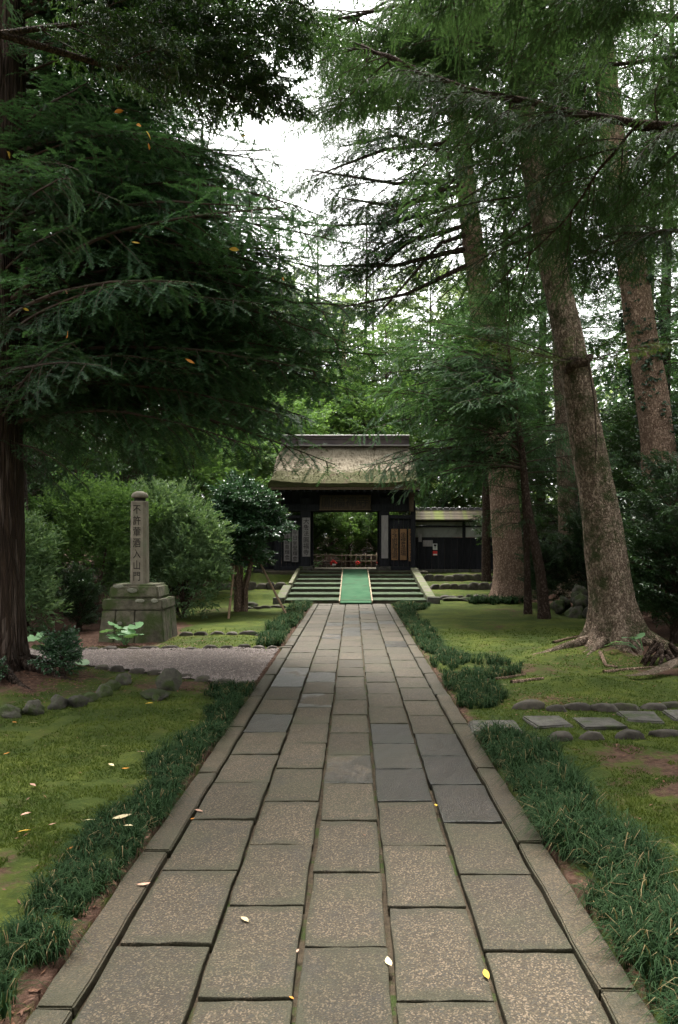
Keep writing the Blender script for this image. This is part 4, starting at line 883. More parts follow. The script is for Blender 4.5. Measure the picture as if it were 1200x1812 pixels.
def petal_flower(px, py, Y, r, label, m='red'):
    p = P(px, py, Y); b = Vector((p.x, p.y, gzf(p.x, p.y))); f = empty('flower', b, label, 'flower')
    tube('stem', [b, p], [.012, .01], MAT['shrub'], f, 5)
    for k in range(7):
        a = k * .9; bm = bmesh.new(); bmesh.ops.create_icosphere(bm, subdivisions=1, radius=1)
        link('petal', bm_mesh('petal', bm, MAT[m if k < 5 else ('white' if r > .13 else m)], True), f, p - b + Vector((math.cos(a) * r * .6, -.03, math.sin(a) * r * .55)), (0, a, 0), (r * .5, .03, r * .33))
petal_flower(590, 996.5, 34.2, .16, 'red and white flower in front of the bamboo fence')
petal_flower(633, 996, 34.2, .10, 'small plain red flower in front of the bamboo fence'); petal_flower(670.5, 996.5, 34.2, .10, 'red flower at the pillar, end of the bamboo fence')

# ---------------------------------------------------------------- inscribed pillar
SX, SY = -3.72, 13.62
stl = empty('stone_pillar', (SX, SY, 0), 'tall inscribed stone pillar with domed cap on a mossy stepped base', 'pillar')
sz = lambda y: CAMH + (VY - y) * 13.3 / FPX
def tapered(name, w0, d0, w1, d1, z0, z1, mat, par=stl, x=0, y=0, bev=.02, jit=.008, seg=2):
    bm = bmesh.new(); vs = []
    for w, d, z in ((w0, d0, z0), (w1, d1, z1)):
        for sx, sy in ((-1, -1), (1, -1), (1, 1), (-1, 1)): vs.append(bm.verts.new((x + sx * w / 2 + random.uniform(-jit, jit), y + sy * d / 2 + random.uniform(-jit, jit), z)))
    for f in ((3, 2, 1, 0), (4, 5, 6, 7), (0, 1, 5, 4), (1, 2, 6, 5), (2, 3, 7, 6), (3, 0, 4, 7)): bm.faces.new([vs[i] for i in f])
    bmesh.ops.bevel(bm, geom=bm.edges[:], offset=bev, segments=seg, affect='EDGES'); return link(name, bm_mesh(name, bm, mat), par)
z1 = sz(1078); core = tapered('base_core', 1.12, 1.0, .98, .88, -.05, z1 - .01, MAT['plinth'])
for (xa, xb) in ((-.60, -.33), (-.32, .05), (.06, .60)):
    for (ya, yb, sg) in ((-.58, -.50, -1),):
        bm = bmesh.new(); k = .90
        vs = [bm.verts.new(v) for v in ((xa, -.58, -.05), (xb, -.58, -.05), (xb, -.3, -.05), (xa, -.3, -.05), (xa * k, -.52, z1 - .012), (xb * k, -.52, z1 - .012), (xb * k, -.3, z1 - .012), (xa * k, -.3, z1 - .012))]
        for f in ((3, 2, 1, 0), (4, 5, 6, 7), (0, 1, 5, 4), (1, 2, 6, 5), (2, 3, 7, 6), (3, 0, 4, 7)): bm.faces.new([vs[i] for i in f])
        bmesh.ops.bevel(bm, geom=bm.edges[:], offset=.012, segments=2, affect='EDGES'); link('base_stone', bm_mesh('base_stone', bm, MAT['plinth']), stl)
for (ya, yb) in ((-.29, .1), (.11, .52)):
    bm = bmesh.new(); k = .9
    vs = [bm.verts.new(v) for v in ((.2, ya, -.05), (.60, ya, -.05), (.60, yb, -.05), (.2, yb, -.05), (.2, ya, z1 - .012), (.54, ya, z1 - .012), (.54, yb, z1 - .012), (.2, yb, z1 - .012))]
    for f in ((3, 2, 1, 0), (4, 5, 6, 7), (0, 1, 5, 4), (1, 2, 6, 5), (2, 3, 7, 6), (3, 0, 4, 7)): bm.faces.new([vs[i] for i in f])
    bmesh.ops.bevel(bm, geom=bm.edges[:], offset=.012, segments=2, affect='EDGES'); link('base_stone', bm_mesh('base_stone', bm, MAT['plinth']), stl)
z2 = sz(1060); tapered('slab_course', 1.10, 1.04, 1.08, 1.02, z1, z2, MAT['plinth'])
z3 = sz(1034); tapered('plinth', .94, .86, .86, .80, z2, z3, MAT['plinth'], bev=.045, seg=3)
z4 = sz(885)
bm = bmesh.new(); rings = []
for z, w in ((z3 - .02, .305), (z4 - .02, .285), (z4, .262)):
    h = w / 2; c = .05; rings.append([bm.verts.new(v) for v in ((-h + c, -h, z), (h - c, -h, z), (h, -h + c, z), (h, h - c, z), (h - c, h, z), (-h + c, h, z), (-h, h - c, z), (-h, -h + c, z))])
for a, b_ in zip(rings[:-1], rings[1:]):
    for k in range(8): bm.faces.new((a[k], a[(k + 1) % 8], b_[(k + 1) % 8], b_[k]))
bm.faces.new(rings[-1]); bm.faces.new(rings[0][::-1]); stl.scale = (.93, .93, 1); shaft = link('shaft', bm_mesh('shaft', bm, MAT['stele']), stl)
def lathe(name, prof, seg, mat, par, loc):
    V = []; F = []
    for r_, z in prof:
        for k in range(seg): a = 2 * math.pi * k / seg; V.append((r_ * math.cos(a), r_ * math.sin(a), z))
    for i in range(len(prof) - 1):
        for k in range(seg): a, b_ = i * seg + k, i * seg + (k + 1) % seg; F.append((a, b_, b_ + seg, a + seg))
    return link(name, np_mesh(name, V, F, [mat], smooth=True), par, loc)
lathe('neck', [(.105, -.01), (.10, .03), (.115, .065)], 20, MAT['carve'], stl, (0, 0, z4))
lathe('cap', [(.09, .035), (.150, .04), (.158, .06), (.145, .10), (.115, .13), (.06, .152), (0.001, .158)], 24, MAT['stele'], stl, (0, 0, z4 + .02))
tl = text_obj('不許葷酒入山門', .175, MAT['carve'], shaft, (-.015, -.1498, (z3 + z4) / 2 - .02), lh=1.1, extr=.002, wx=.85)
tl.rotation_euler = (R(90 - .38), 0, 0); tl.name = 'inscription'
for k in range(6):   # lichen spots
    x = random.uniform(-.42, .45); z = random.choice([z3 - .03, z3 - .1, z2 - .02, .3]); yy = -.435 if z > z2 else -.525 if z > z1 else -.56
    bm = bmesh.new(); bmesh.ops.create_icosphere(bm, subdivisions=2, radius=1)
    for v in bm.verts: v.co *= 1 + .35 * noise.noise(v.co * 2 + Vector((k, 0, 0)))
    link('lichen_patch', bm_mesh('lichen_patch', bm, MAT['lichen'], True), stl, (x, yy, z), (0, 0, 0), (random.uniform(.04, .10), .010, random.uniform(.02, .05)))

# ---------------------------------------------------------------- rocks and edging
def rock_mesh(seed, sub=3, rough=.6, flat=1):
    bm = bmesh.new(); bmesh.ops.create_icosphere(bm, subdivisions=sub, radius=1); o = Vector((seed * 3.1, seed * 1.7, 0))
    for v in bm.verts:
        d = v.co.copy(); v.co = d * (1 + rough * noise.noise(d * 1.1 + o) + rough * .4 * noise.noise(d * 2.7 + o)); v.co.z *= flat
    return bm
ROCK = [bm_mesh('boulder', rock_mesh(i), MAT['boulder'], True) for i in range(5)]
EDG = []
for i in range(5):
    bm = rock_mesh(20 + i, 3, .34)
    for v in bm.verts: v.co.x *= 1.0; v.co.y = max(-.75, min(.75, v.co.y * 1.2)); v.co.z = min(v.co.z, .93)
    EDG.append(bm_mesh('edging_stone', bm, MAT['edge'], True))
def edging(lst, label, group, up=.0):
    for px, py, wpx in lst:
        g = G(px, py); w = wpx / (py - VY) * CAMH / 2
        tag(link('edging_stone', random.choice(EDG), None, (g.x, g.y + .03, gzf(g.x, g.y) + up), (random.uniform(-.1, .1), random.uniform(-.08, .08), random.uniform(-.15, .15)), (w, .055 + random.uniform(0, .02), random.uniform(.06, .085))), label, 'stone', group)
edging([(937, 1257, 56), (988, 1260, 38), (1024, 1257, 50), (1070, 1258, 50), (1112, 1255, 56), (1158, 1252, 52), (1195, 1247, 50), (1240, 1246, 52)], 'half-buried rounded stone in the far row edging the stepping slabs', 'far edging row of the stepping slabs')
edging([(992, 1310, 52), (1050, 1310, 48), (1118, 1308, 58), (1182, 1304, 60), (1250, 1302, 60)], 'half-buried rounded stone in the near row edging the stepping slabs', 'near edging row of the stepping slabs')
edging([(945, 1311, 40)], 'crumbled reddish stone at the grass end of the near edging row', None, -.03)
edging([(178, 1188, 30), (205, 1190, 30), (241, 1191, 36), (275, 1194, 30), (325, 1199, 34), (358, 1207, 32), (395, 1212, 38), (435, 1217, 34)], 'dark rounded stone edging the lawn side of the gravel path', 'stones along the lawn side of the gravel')
edging([(135, 1152, 28), (163, 1153, 24), (193, 1152, 34), (235, 1151, 34), (268, 1151, 36), (301, 1151, 32), (337, 1152, 34), (372, 1151, 26), (404, 1151, 26), (432, 1150, 26), (458, 1150, 24), (482, 1149, 22), (503, 1147, 24)], 'low mossy stone edging the pillar side of the gravel path', 'stones along the pillar side of the gravel')
edging([(330, 1125, 24), (357, 1125, 26), (385, 1125, 26), (410, 1125, 24), (440, 1124, 34), (468, 1125, 30)], 'low dark stone in the row on the moss beside the pillar base', 'stone row on the moss by the pillar')
edging([(437, 1078, 20), (455, 1078, 18), (472, 1077, 20), (488, 1076, 20), (420, 1078, 18), (500, 1075, 16)], 'rounded stone in the terrace row behind the camellia', 'terrace row behind the camellia')
def terr(Y, x0, x1, n, label, group, h=.13):
    for k in range(n):
        x = x0 + (x1 - x0) * (k + .5) / n
        tag(link('edging_stone', random.choice(EDG), None, (x, Y, gzf(x, Y + .25) - .10), (random.uniform(-.15, .15), random.uniform(-.15, .15), random.uniform(-.3, .3)), ((x1 - x0) / n * random.uniform(.5, .68), .12, h * random.uniform(.75, 1.25))), label, 'stone', group)
terr(23.05, 2.6, 4.0, 6, 'low stone in the first terrace edge right of the steps', 'first terrace edge right of the steps', .1)
terr(25.35, 2.5, 6.3, 12, 'rounded stone in the middle terrace edge under the dark wall', 'middle terrace edge right of the steps', .15)
terr(27.5, 2.5, 6.6, 12, 'rounded stone in the upper terrace edge at the foot of the dark wall', 'upper terrace edge right of the steps', .15)
terr(25.4, -4.4, -2.2, 7, 'rounded stone in the upper terrace edge left of the steps', 'upper terrace edge left of the steps', .17)
def rock(px, py, wpx, hpx, label, i=0, group=None, dy=.0, rot=0, depth=1.0, m=None):
    g = G(px, py); s = CAMH / (py - VY); w = wpx * s * .43; h = hpx * s * .85
    me_ = ROCK[i % 5]
    return tag(link('boulder', me_, None, (g.x, g.y + w * .5, gzf(g.x, g.y + w * .5) + h * .30), (random.uniform(-.1, .1), random.uniform(-.1, .1), rot), (w, w * depth, h * .62)), label, 'rock', group)
rock(297, 1224, 50, 48, 'upright squarish boulder on the corner of lawn by the gravel', 3, depth=.7)
rock(272, 1236, 54, 18, 'flat mossy rock lying at the foot of the upright boulder', 1); rock(274, 1238, 14, 12, 'small pale cobble on the flat mossy rock', 2)
LB = 'rounded grey boulder in the row ringing the red-brown trunk'
for i, (x, y, w, h) in enumerate(((14, 1268, 44, 26), (56, 1262, 40, 28), (103, 1252, 36, 26), (135, 1250, 36, 26), (158, 1242, 26, 20), (181, 1233, 30, 24), (198, 1222, 30, 20), (216, 1213, 30, 22))): rock(x, y, w, h, LB, i, 'boulders ringing the left trunk', rot=i)
for i, (x, y, w, h, l) in enumerate(((828, 1049, 30, 8, 'flat brown stone on the upper moss near the wall'), (856, 1047, 22, 9, 'pale rounded stone beside the flared fir base'), (804, 1046, 8, 6, 'small pale stone on the moss near the flat brown stone'), (800, 1030, 36, 8, 'long low stone on the moss terrace under the wall'), (440, 1073, 26, 10, 'dark flat stone behind the camellia trunk'))):
    g = P(x, y, 22.6 if y < 1060 else 20.5); tag(link('boulder', ROCK[i], None, (g.x, g.y, gzf(g.x, g.y) + .03), (0, 0, i), (w * g.y / FPX / 2, .18, h * g.y / FPX * .6)), l, 'rock')
for i in range(22):
    a = random.uniform(0, 6.28); d = random.uniform(0, .75); x, y = 5.35 + d * math.cos(a), 18.2 + d * math.sin(a) * .7; s = random.uniform(.12, .24)
    tag(link('boulder', ROCK[i % 5], None, (x, y, gzf(x, y) + (1 - d / .75) * .55 + .05), (random.random(), random.random(), i), (s, s, s * .8)), 'rounded mossy rock in the pile between the great fir trunks', 'rock', 'rock pile between the firs')
# stepping slabs
for i, (x, y, w, d, l) in enumerate(((875, 1287, 84, .22, 'thin stepping slab next to the path kerb'), (973, 1281, 68, .2, 'square dark stepping slab between the edging rows'), (1060, 1280, 72, .2, 'square dark stepping slab between the edging rows'), (1133, 1269, 66, .2, 'square dark stepping slab between the edging rows'), (1215, 1267, 60, .2, 'square dark stepping slab between the edging rows'))):
    g = G(x, y); ww = w / (y - VY) * CAMH
    bm = bmesh.new(); bmesh.ops.create_cube(bm, size=1)
    for v in bm.verts: v.co = Vector((v.co.x * ww, v.co.y * d * 2.0, v.co.z * .07)) + Vector((random.uniform(-.03, .03), random.uniform(-.03, .03), 0))
    bmesh.ops.bevel(bm, geom=bm.edges[:], offset=.014, segments=2, affect='EDGES')
    tag(link('stepping_slab', bm_mesh('stepping_slab', bm, MAT['stone']), None, (g.x, g.y, gzf(g.x, g.y) + (-.012 if i == 0 else -.008)), (random.uniform(-.02, .02), random.uniform(-.03, .03), random.uniform(-.1, .1))), l, 'paving slab', 'stepping slabs between the edging rows' if i else None)

# log, stump and surface roots on the right
g = G(1112, 1203)
lg = [(g.x, g.y, .05), (g.x + .25, g.y + .05, .07), (g.x + .55, g.y + .25, .12), (g.x + .95, g.y + .5, .2), (g.x + 1.4, g.y + .7, .28)]
lo_ = empty('fallen_log', lg[0], 'short bark-covered log lying on the moss by the great fir', 'log')
link('trunk', trunk_mesh('trunk', lg, [.035, .075, .095, .11, .12], MAT['bark_fir'], Vector(lg[0]), 18, 40, 0, seed=41, rough=.12), lo_).rotation_euler = (0, 0, 0)
stp = empty('stump', (4.15, 10.5, gzf(4.15, 10.5)), 'rotten root stump with splintered strands beside the log', 'stump')
for k in range(13):
    a = k * 2.4; r_ = random.uniform(.02, .14); zb = gzf(4.15, 10.5)
    p0 = Vector((4.15 + r_ * math.cos(a), 10.5 + r_ * math.sin(a), zb + random.uniform(.12, .30)))
    p1 = Vector((4.15 + (r_ + .22) * math.cos(a), 10.5 + (r_ + .22) * math.sin(a), zb - .04)); tube('root', [p0, p0.lerp(p1, .5) + Vector((random.uniform(-.04, .04), 0, .02)), p1], [.03, .03, .018], MAT['bark_dark'], stp, 6)
for pts, r_, l in (([(838, 1210), (870, 1205), (905, 1200), (930, 1196)], .022, 'thin exposed root lying across the moss lawn'), ([(905, 1213), (935, 1209), (962, 1206)], .026, 'short pale root poking from the moss mound'), ([(1068, 1188), (1110, 1184), (1165, 1180)], .022, 'dead stick on the moss in front of the log'), ([(1062, 1163), (1070, 1172), (1072, 1178), (1092, 1181)], .028, 'hooked root end in front of the great fir'), ([(980, 1145), (1000, 1140), (1025, 1130)], .03, 'pale root tip running left from the great fir')):
    q = [G(*p) for p in pts]; q = [Vector((v.x, v.y, gzf(v.x, v.y) + r_ * .5)) for v in q]
    tag(tube('surface_root', q, list(np.linspace(r_, r_ * .5, len(q))), MAT['bark_red'], None, 7), l, 'root')

# ---------------------------------------------------------------- shrubs
def ball_shrub(name, label, lobes, ncl, ll, lw, mat, base, per=9, stem='bark_dark', seed=1, group=None, up=.5, cl=.16):
    T = Twigs(seed); root = empty(name, base, label, 'shrub', group); polys = []
    w = np.array([l[3] * l[4] for l in lobes]); w = w / w.sum()
    for i in range(ncl):
        c = lobes[T.r.choice(len(lobes), p=w)]; v = norm(T.r.normal(0, 1, 3)); v[2] = abs(v[2]) if T.r.random() < .72 else v[2]
        bumpy = 1 + .38 * noise.noise(Vector(v * 2.4) + Vector((c[0], c[1], c[2])))
        p = np.array(c[:3]) + v * np.array([c[3], c[3], c[4]]) * bumpy * T.r.uniform(.72, 1.04)
        if p[2] < .04: continue
        d = norm(v * .9 + np.array([0, 0, up]) + T.r.normal(0, .25, 3)); polys.append(np.array([p - d * cl * .4, p + d * cl * .5, p + d * cl * T.r.uniform(.7, 1.4)]))
    v, f, tp = leaves(T, polys, ll, lw, cl * 1.6 / per * 2, .5, .75, 0, 2)
    link('foliage', np_mesh('foliage', v, f, [mat], attr={'tip': tp}), root)
    for k in range(5):
        c = lobes[k % len(lobes)]; a = k * 1.3
        tube('stem', [base + Vector((.06 * math.cos(a), .06 * math.sin(a), -.03)), base + Vector((c[0] * .5, c[1] * .5, c[2] * .5)), base + Vector(c[:3])], [.035, .025, .01], MAT[stem], root, 6)
    return root
b = Vector((-3.75, 17.2, gzf(-3.75, 17.2)))
ball_shrub('clipped_shrub', 'large rounded light green shrub right of the inscribed pillar', [(0, 0, .9, .85, .9), (-.3, .2, 2.0, .7, .85), (-.8, .3, 1.8, .85, 1.1), (.35, -.1, .8, .6, .75), (-.9, .1, .8, .8, .8), (.15, .1, 1.55, .7, .8), (.45, 0, 1.3, .5, .6)], 4200, .115, .034, MAT['shrub'], b, seed=3)
b = Vector((-6.2, 14.0, gzf(-6.2, 14.0)))
ball_shrub('clipped_shrub', 'dark green shrub filling the shade between trunk and pillar', [(0, 0, .7, .75, .8), (.2, 0, 1.4, .6, .6), (-.3, 0, 1.7, .6, .6), (.15, -.1, .4, .75, .45)], 2200, .115, .034, MAT['shrub'], b, seed=4)
b = Vector((-5.4, 16.2, gzf(-5.4, 16.2)))
ball_shrub('clipped_shrub', 'bright leafy shrub behind the inscribed pillar, left of the rounded one', [(0, 0, 1.2, .8, 1.0), (.3, .2, 2.0, .8, .8), (-.4, .2, 2.2, .7, .7)], 2600, .09, .035, MAT['maple'], b, seed=6)
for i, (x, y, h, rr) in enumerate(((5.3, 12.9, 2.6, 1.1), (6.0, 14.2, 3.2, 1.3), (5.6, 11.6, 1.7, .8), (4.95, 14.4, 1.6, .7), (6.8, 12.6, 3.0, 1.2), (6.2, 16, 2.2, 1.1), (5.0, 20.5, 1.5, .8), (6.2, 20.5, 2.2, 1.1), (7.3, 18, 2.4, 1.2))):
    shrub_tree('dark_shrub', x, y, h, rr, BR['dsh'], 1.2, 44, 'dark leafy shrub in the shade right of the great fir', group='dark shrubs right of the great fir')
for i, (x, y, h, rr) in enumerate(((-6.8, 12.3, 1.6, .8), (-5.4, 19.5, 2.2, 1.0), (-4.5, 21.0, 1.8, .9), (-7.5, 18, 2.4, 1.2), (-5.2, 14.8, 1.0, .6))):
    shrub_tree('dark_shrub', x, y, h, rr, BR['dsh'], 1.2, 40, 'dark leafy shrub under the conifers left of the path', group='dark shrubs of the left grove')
shrub_tree('glossy_shrub', -3.45, 9.25, .34, .34, BR['cam'], 1.0, 22, 'low glossy bush among the boulders at the red-brown trunk')
shrub_tree('glossy_shrub', -4.1, 8.75, .22, .26, BR['cam'], 1.0, 14, 'small glossy sprig between the red-brown trunk and the boulders')
# camellia with stakes
b = Vector((-2.72, 18.9, gzf(-2.72, 18.9))); cm = empty('camellia_tree', b, 'small glossy-leaved camellia with several stems propped by two stakes', 'tree')
for dx, dy, tx in ((-.12, 0, -.25), (.0, .05, .05), (.13, -.03, .3), (.06, .08, .5), (-.05, -.06, -.05)):
    tube('stem', [b + Vector((dx * .8, dy, -.05)), b + Vector((dx, dy, .55)), b + Vector((dx * 1.4 + tx * .3, dy, 1.2)), b + Vector((tx, dy, 2.2))], [.075, .055, .04, .02], MAT['bark_red'], cm, 8)
def camlobe(c, rr, n):
    for i in range(n):
        az = random.uniform(0, 6.28); el = random.uniform(-.3, 1.3); L = rr * random.uniform(.8, 1.15)
        add_branch(cm, BR['cam'], b + Vector(c) + Vector((math.cos(az), math.sin(az), .4)) * rr * .15, az, el, L, 1.0, random.uniform(-.4, .4), 1.2)
for c, rr, n in (((.05, 0, 1.75), .85, 40), ((.0, 0, 2.4), .75, 34), ((.45, -.1, 1.85), .7, 26), ((-.35, 0, 1.25), .6, 22), ((.2, -.1, 1.2), .62, 22), ((-.25, 0, 2.0), .6, 20), ((.75, 0, 1.7), .45, 14)): camlobe(c, rr, n)
for (a, c, l) in (((404, 1096, 17.2), (415, 1000, 18.4), 'upright pale prop stake left of the camellia stems'), ((510, 1094, 17.6), (462, 1000, 18.5), 'slanting brown prop stake between camellia and steps')):
    p0, p1 = P(*a), P(*c); p0.z = gzf(p0.x, p0.y) - .03; tag(tube('prop_stake', [p0, p0.lerp(p1, .5), p1], [.03, .028, .025], MAT['stake'], None, 7), l, 'stake')
# fuki leaves and ferns
def round_leaf(seed):
    r = np.random.default_rng(seed); V = [(0, 0, 0)]; F = []; n = 22
    for ring, rr in ((0, .5), (1, 1.0)):
        for k in range(n):
            a = -math.pi + .25 + (2 * math.pi - .5) * k / (n - 1); V.append((rr * math.cos(a) * (1 + .06 * math.sin(7 * a)), rr * math.sin(a), .10 * rr * rr + .05 * math.sin(a * 9) * rr * rr - .12 * rr * rr * abs(math.cos(a)) + r.normal(0, .01)))
    for k in range(n - 1): F.append((0, 1 + k, 2 + k)); F.append((1 + k, 1 + n + k, 2 + n + k)); F.append((1 + k, 2 + n + k, 2 + k))
    return np_mesh('leaf', V, F, [MAT['fuki']], smooth=True)
RL = [round_leaf(i) for i in range(3)]
def fuki(label, b, items):
    root = empty('butterbur', b, label, 'plant')
    for px, py, Y, r_ in items:
        p = P(px, py, Y); tube('stalk', [b + Vector((random.uniform(-.04, .04), 0, -.01)), b.lerp(p, .5) + Vector((0, 0, .05)), p], [.008, .007, .005], MAT['fuki'], root, 5)
        link('leaf', random.choice(RL), root, p - b, (random.uniform(.1, .5), random.uniform(-.3, .3), random.uniform(0, 6.28)), (r_, r_, r_))
b = G(222, 1140); b.z = gzf(b.x, b.y)
fuki('broad round-leaved plant in front of the pillar base', b, [(204, 1107, 12.6, .13), (190, 1117, 12.5, .12), (202, 1128, 12.4, .13), (217, 1122, 12.5, .12), (227, 1116, 12.6, .12), (240, 1107, 12.7, .13), (232, 1126, 12.4, .11), (244, 1122, 12.5, .1), (214, 1113, 12.7, .1)])
b = G(92, 1180); b.z = gzf(b.x, b.y)
fuki('broad round-leaved plant beside the red-brown trunk', b, [(62, 1127, 10.2, .12), (78, 1131, 10.3, .12), (88, 1145, 10.2, .12), (108, 1150, 10.3, .13), (128, 1158, 10.2, .11), (146, 1172, 10.1, .09), (70, 1146, 10.2, .1)])
b = Vector((4.2, 11.35, gzf(4.2, 11.35)))
fuki('small round-leaved plant at the foot of the great fir', b, [(1092, 1136, 11.2, .09), (1112, 1128, 11.3, .1), (1130, 1126, 11.3, .1), (1078, 1140, 11.2, .07)])
b = Vector((-1.55, 33.4, gzf(-1.55, 33.4)))
fuki('bright green leafy plant at the left pillar inside the gate', b, [(556 + random.uniform(-8, 12), random.uniform(992, 1010), 33.4, .14) for _ in range(12)])

# ---------------------------------------------------------------- grass borders, moss, litter
def blades(pts, h, w, seed, lean=.8, clump=26):
    r = np.random.default_rng(seed); n = len(pts)
    if clump:      # gather the blades into fountain-like clumps
        m = max(1, n // clump); ci = r.integers(0, m, n); src = r.permutation(n)[:m]; cen = pts[src]; off = r.normal(0, .016, (n, 2)); hs_ = r.uniform(.6, 1.25, m)
        h = np.broadcast_to(h, (n,))[src][ci] * hs_[ci]; w = np.broadcast_to(np.asarray(w).ravel(), (n,))[src][ci].reshape(-1, 1)
        pts = cen[ci].copy(); pts[:, :2] += off; a = np.arctan2(off[:, 1], off[:, 0]) + r.normal(0, .5, n)
    else: a = r.random(n) * 6.28
    d = np.stack([np.cos(a), np.sin(a), np.zeros(n)], -1); sd = np.stack([-np.sin(a), np.cos(a), np.zeros(n)], -1)
    hh = (h * r.uniform(.55, 1.25, n))[:, None]; ln = (lean * r.uniform(.25, 1.35, n))[:, None]; up = np.array([0, 0, 1.0])
    p1 = pts + up * hh * .60 + d * hh * .25 * ln; p2 = pts + up * hh * (.92 - .25 * ln) + d * hh * .75 * ln; p3 = pts + up * hh * (.95 - .62 * ln) + d * hh * 1.25 * ln
    ww = np.asarray(w); V = np.stack([pts - sd * ww, pts + sd * ww, p1 - sd * ww * .9, p1 + sd * ww * .9, p2 - sd * ww * .7, p2 + sd * ww * .7, p3], 1)
    F = np.array([(0, 1, 3), (0, 3, 2), (2, 3, 5), (2, 5, 4), (4, 5, 6)])
    tip = np.tile(np.array([0, 0, .25, .25, .7, .7, 1.0]), (n, 1)) * r.uniform(.1, 1, (n, 1)) ** 1.5
    return V.reshape(-1, 3), (F[None] + 7 * np.arange(n)[:, None, None]).reshape(-1, 3), tip.ravel()
def strip(n, yr, w0f, seed, side):
    r = np.random.default_rng(seed); y = r.uniform(*yr, n); a, c = w0f(y); u = r.random(n); x = a + (c - a) * u
    # clumpiness
    keep = vnoise(x, y, 5, seed) + .5 * vnoise(x, y, 13, seed) > .40 + .5 * np.abs(u - .5) ** 1.5; x, y = x[keep], y[keep]
    return np.stack([x, y, gz(x, y) - .005], -1)
nz_ = lambda y, s: .10 * (vnoise(y, y * 0 + s, 1.7, s) - .5) * 2
LG = lambda y: (PX0 - .035 + 0 * y, PX0 - .035 - np.interp(y, [1.5, 4, 5.5, 7, 8.0, 8.4, 8.8], [.36, .31, .25, .20, .24, .5, .4]) - nz_(y, 1))
LF = lambda y: (PX0 - .05 + 0 * y, PX0 - .05 - np.interp(y, [12.4, 14, 18, 21.3], [.34, .46, .46, .3]) - nz_(y, 2))
RG = lambda y: (PX1 + .035 + 0 * y, PX1 + .035 + np.interp(y, [1.5, 4, 6, 6.8], [.40, .36, .40, .34]) + nz_(y, 3))
RM = lambda y: (PX1 + .04 + .0 * y, PX1 + .04 + np.interp(y, [7.7, 8.2, 8.7, 9.1, 9.6, 10.3, 10.9, 11.4, 12, 16, 18.5, 19.5, 20.7, 21.3], [.35, .52, .6, .5, .95, 1.2, 1.0, .55, .36, .32, .28, .7, 1.0, .5]) + nz_(y, 4))
def grass(name, n, yr, fn, seed, label, h=.13):
    pts = strip(n, yr, fn, seed, 0); dist = pts[:, 1]
    hm = h * (.75 + .6 * vnoise(pts[:, 0], pts[:, 1], 2.6, 2)); v, f, tp = blades(pts, hm, .0014 + .00026 * dist.reshape(-1, 1), seed)
    straw = np.repeat((np.random.default_rng(seed).random(len(pts)) < .05).astype(np.int32), 5)
    tag(link(name, np_mesh(name, v, f, [MAT['grass'], MAT['straw']], straw, smooth=True, attr={'tip': tp})), label, 'grass', kind='stuff')
grass('mondo_grass', 27000, (1.6, 8.85), LG, 1, 'dark mondo grass border along the lawn side of the path', .10)
grass('mondo_grass', 9000, (12.3, 21.3), LF, 2, 'pale mondo grass border beside the camellia end of the path', .15)
grass('mondo_grass', 26000, (1.6, 6.5), RG, 3, 'dark tufted mondo grass border by the stepping slabs', .155)
grass('mondo_grass', 26000, (7.75, 21.3), RM, 4, 'bulging mondo grass border along the mossy lawn of the great fir', .12)
for i, (x, y, l) in enumerate(((850, 1060, 'round grass tuft at the flared fir base, nearer the steps'), (878, 1066, 'round grass tuft hugging the flared fir roots'), (905, 1066, 'low fern-like tuft under the flared fir trunk'))):
    g = P(x, y, 21.6); r = np.random.default_rng(i); n = 700; q = r.normal(0, .16, (n, 2)); pts = np.stack([g.x + q[:, 0], g.y + q[:, 1], gz(g.x + q[:, 0], g.y + q[:, 1])], -1); v, f, tp = blades(pts, .2 * np.ones(n), .008, i)
    tag(link('grass_tuft', np_mesh('grass_tuft', v, f, [MAT['grass']], attr={'tip': tp})), l, 'grass')
# moss tufts: fine upright leaflets on the lawns
r = np.random.default_rng(9); n = 330000
y = 1.6 / r.uniform(1.6 / 15.0, 1.6 / 2.3, n); x = r.uniform(-.56, .56, n) * y * 1.0
y = np.where(y > 15, 15, y); x = x + 0
ok = ((x < PX0 - .03) | (x > PX1 + .03)) & (np.abs(x) < 7)
ok &= (dirt(x, y) + 1.5 * (vnoise(x, y, 5, 4) - .5) * .6) < .42
ok &= ~((x < -1.1) & (y > gravel_lo(x) - .1) & (y < 12.05))
for fn, yr in ((LG, (1.6, 8.85)), (RG, (1.6, 6.85)), (RM, (7.75, 21)), (LF, (12.3, 21))):
    a, c = fn(y); lo2, hi2 = np.minimum(a, c), np.maximum(a, c); ok &= ~((y > yr[0]) & (y < yr[1]) & (x > lo2) & (x < hi2))
x, y = x[ok], y[ok]; n = len(x); pts = np.stack([x, y, gz(x, y) - .002], -1)
a = r.random(n) * 6.28; h = (.009 + .014 * r.random(n) ** 2) * (1 + .04 * y); w = .0018 + .0006 * y
sd = np.stack([np.cos(a), np.sin(a), 0 * a], -1) * w[:, None]; tipd = np.stack([r.normal(0, .5, n), r.normal(0, .5, n), np.ones(n)], -1) * h[:, None]
V = np.stack([pts - sd, pts + sd, pts + tipd], 1).reshape(-1, 3); tp = np.repeat((r.random(n) ** 2)[:, None], 3, 1) * np.array([.2, .2, 1])
tag(link('moss', np_mesh('moss', V, np.arange(n * 3).reshape(-1, 3), [MAT['moss']], attr={'tip': tp.ravel()})), 'short green moss carpet on the lawns', 'moss', kind='stuff')
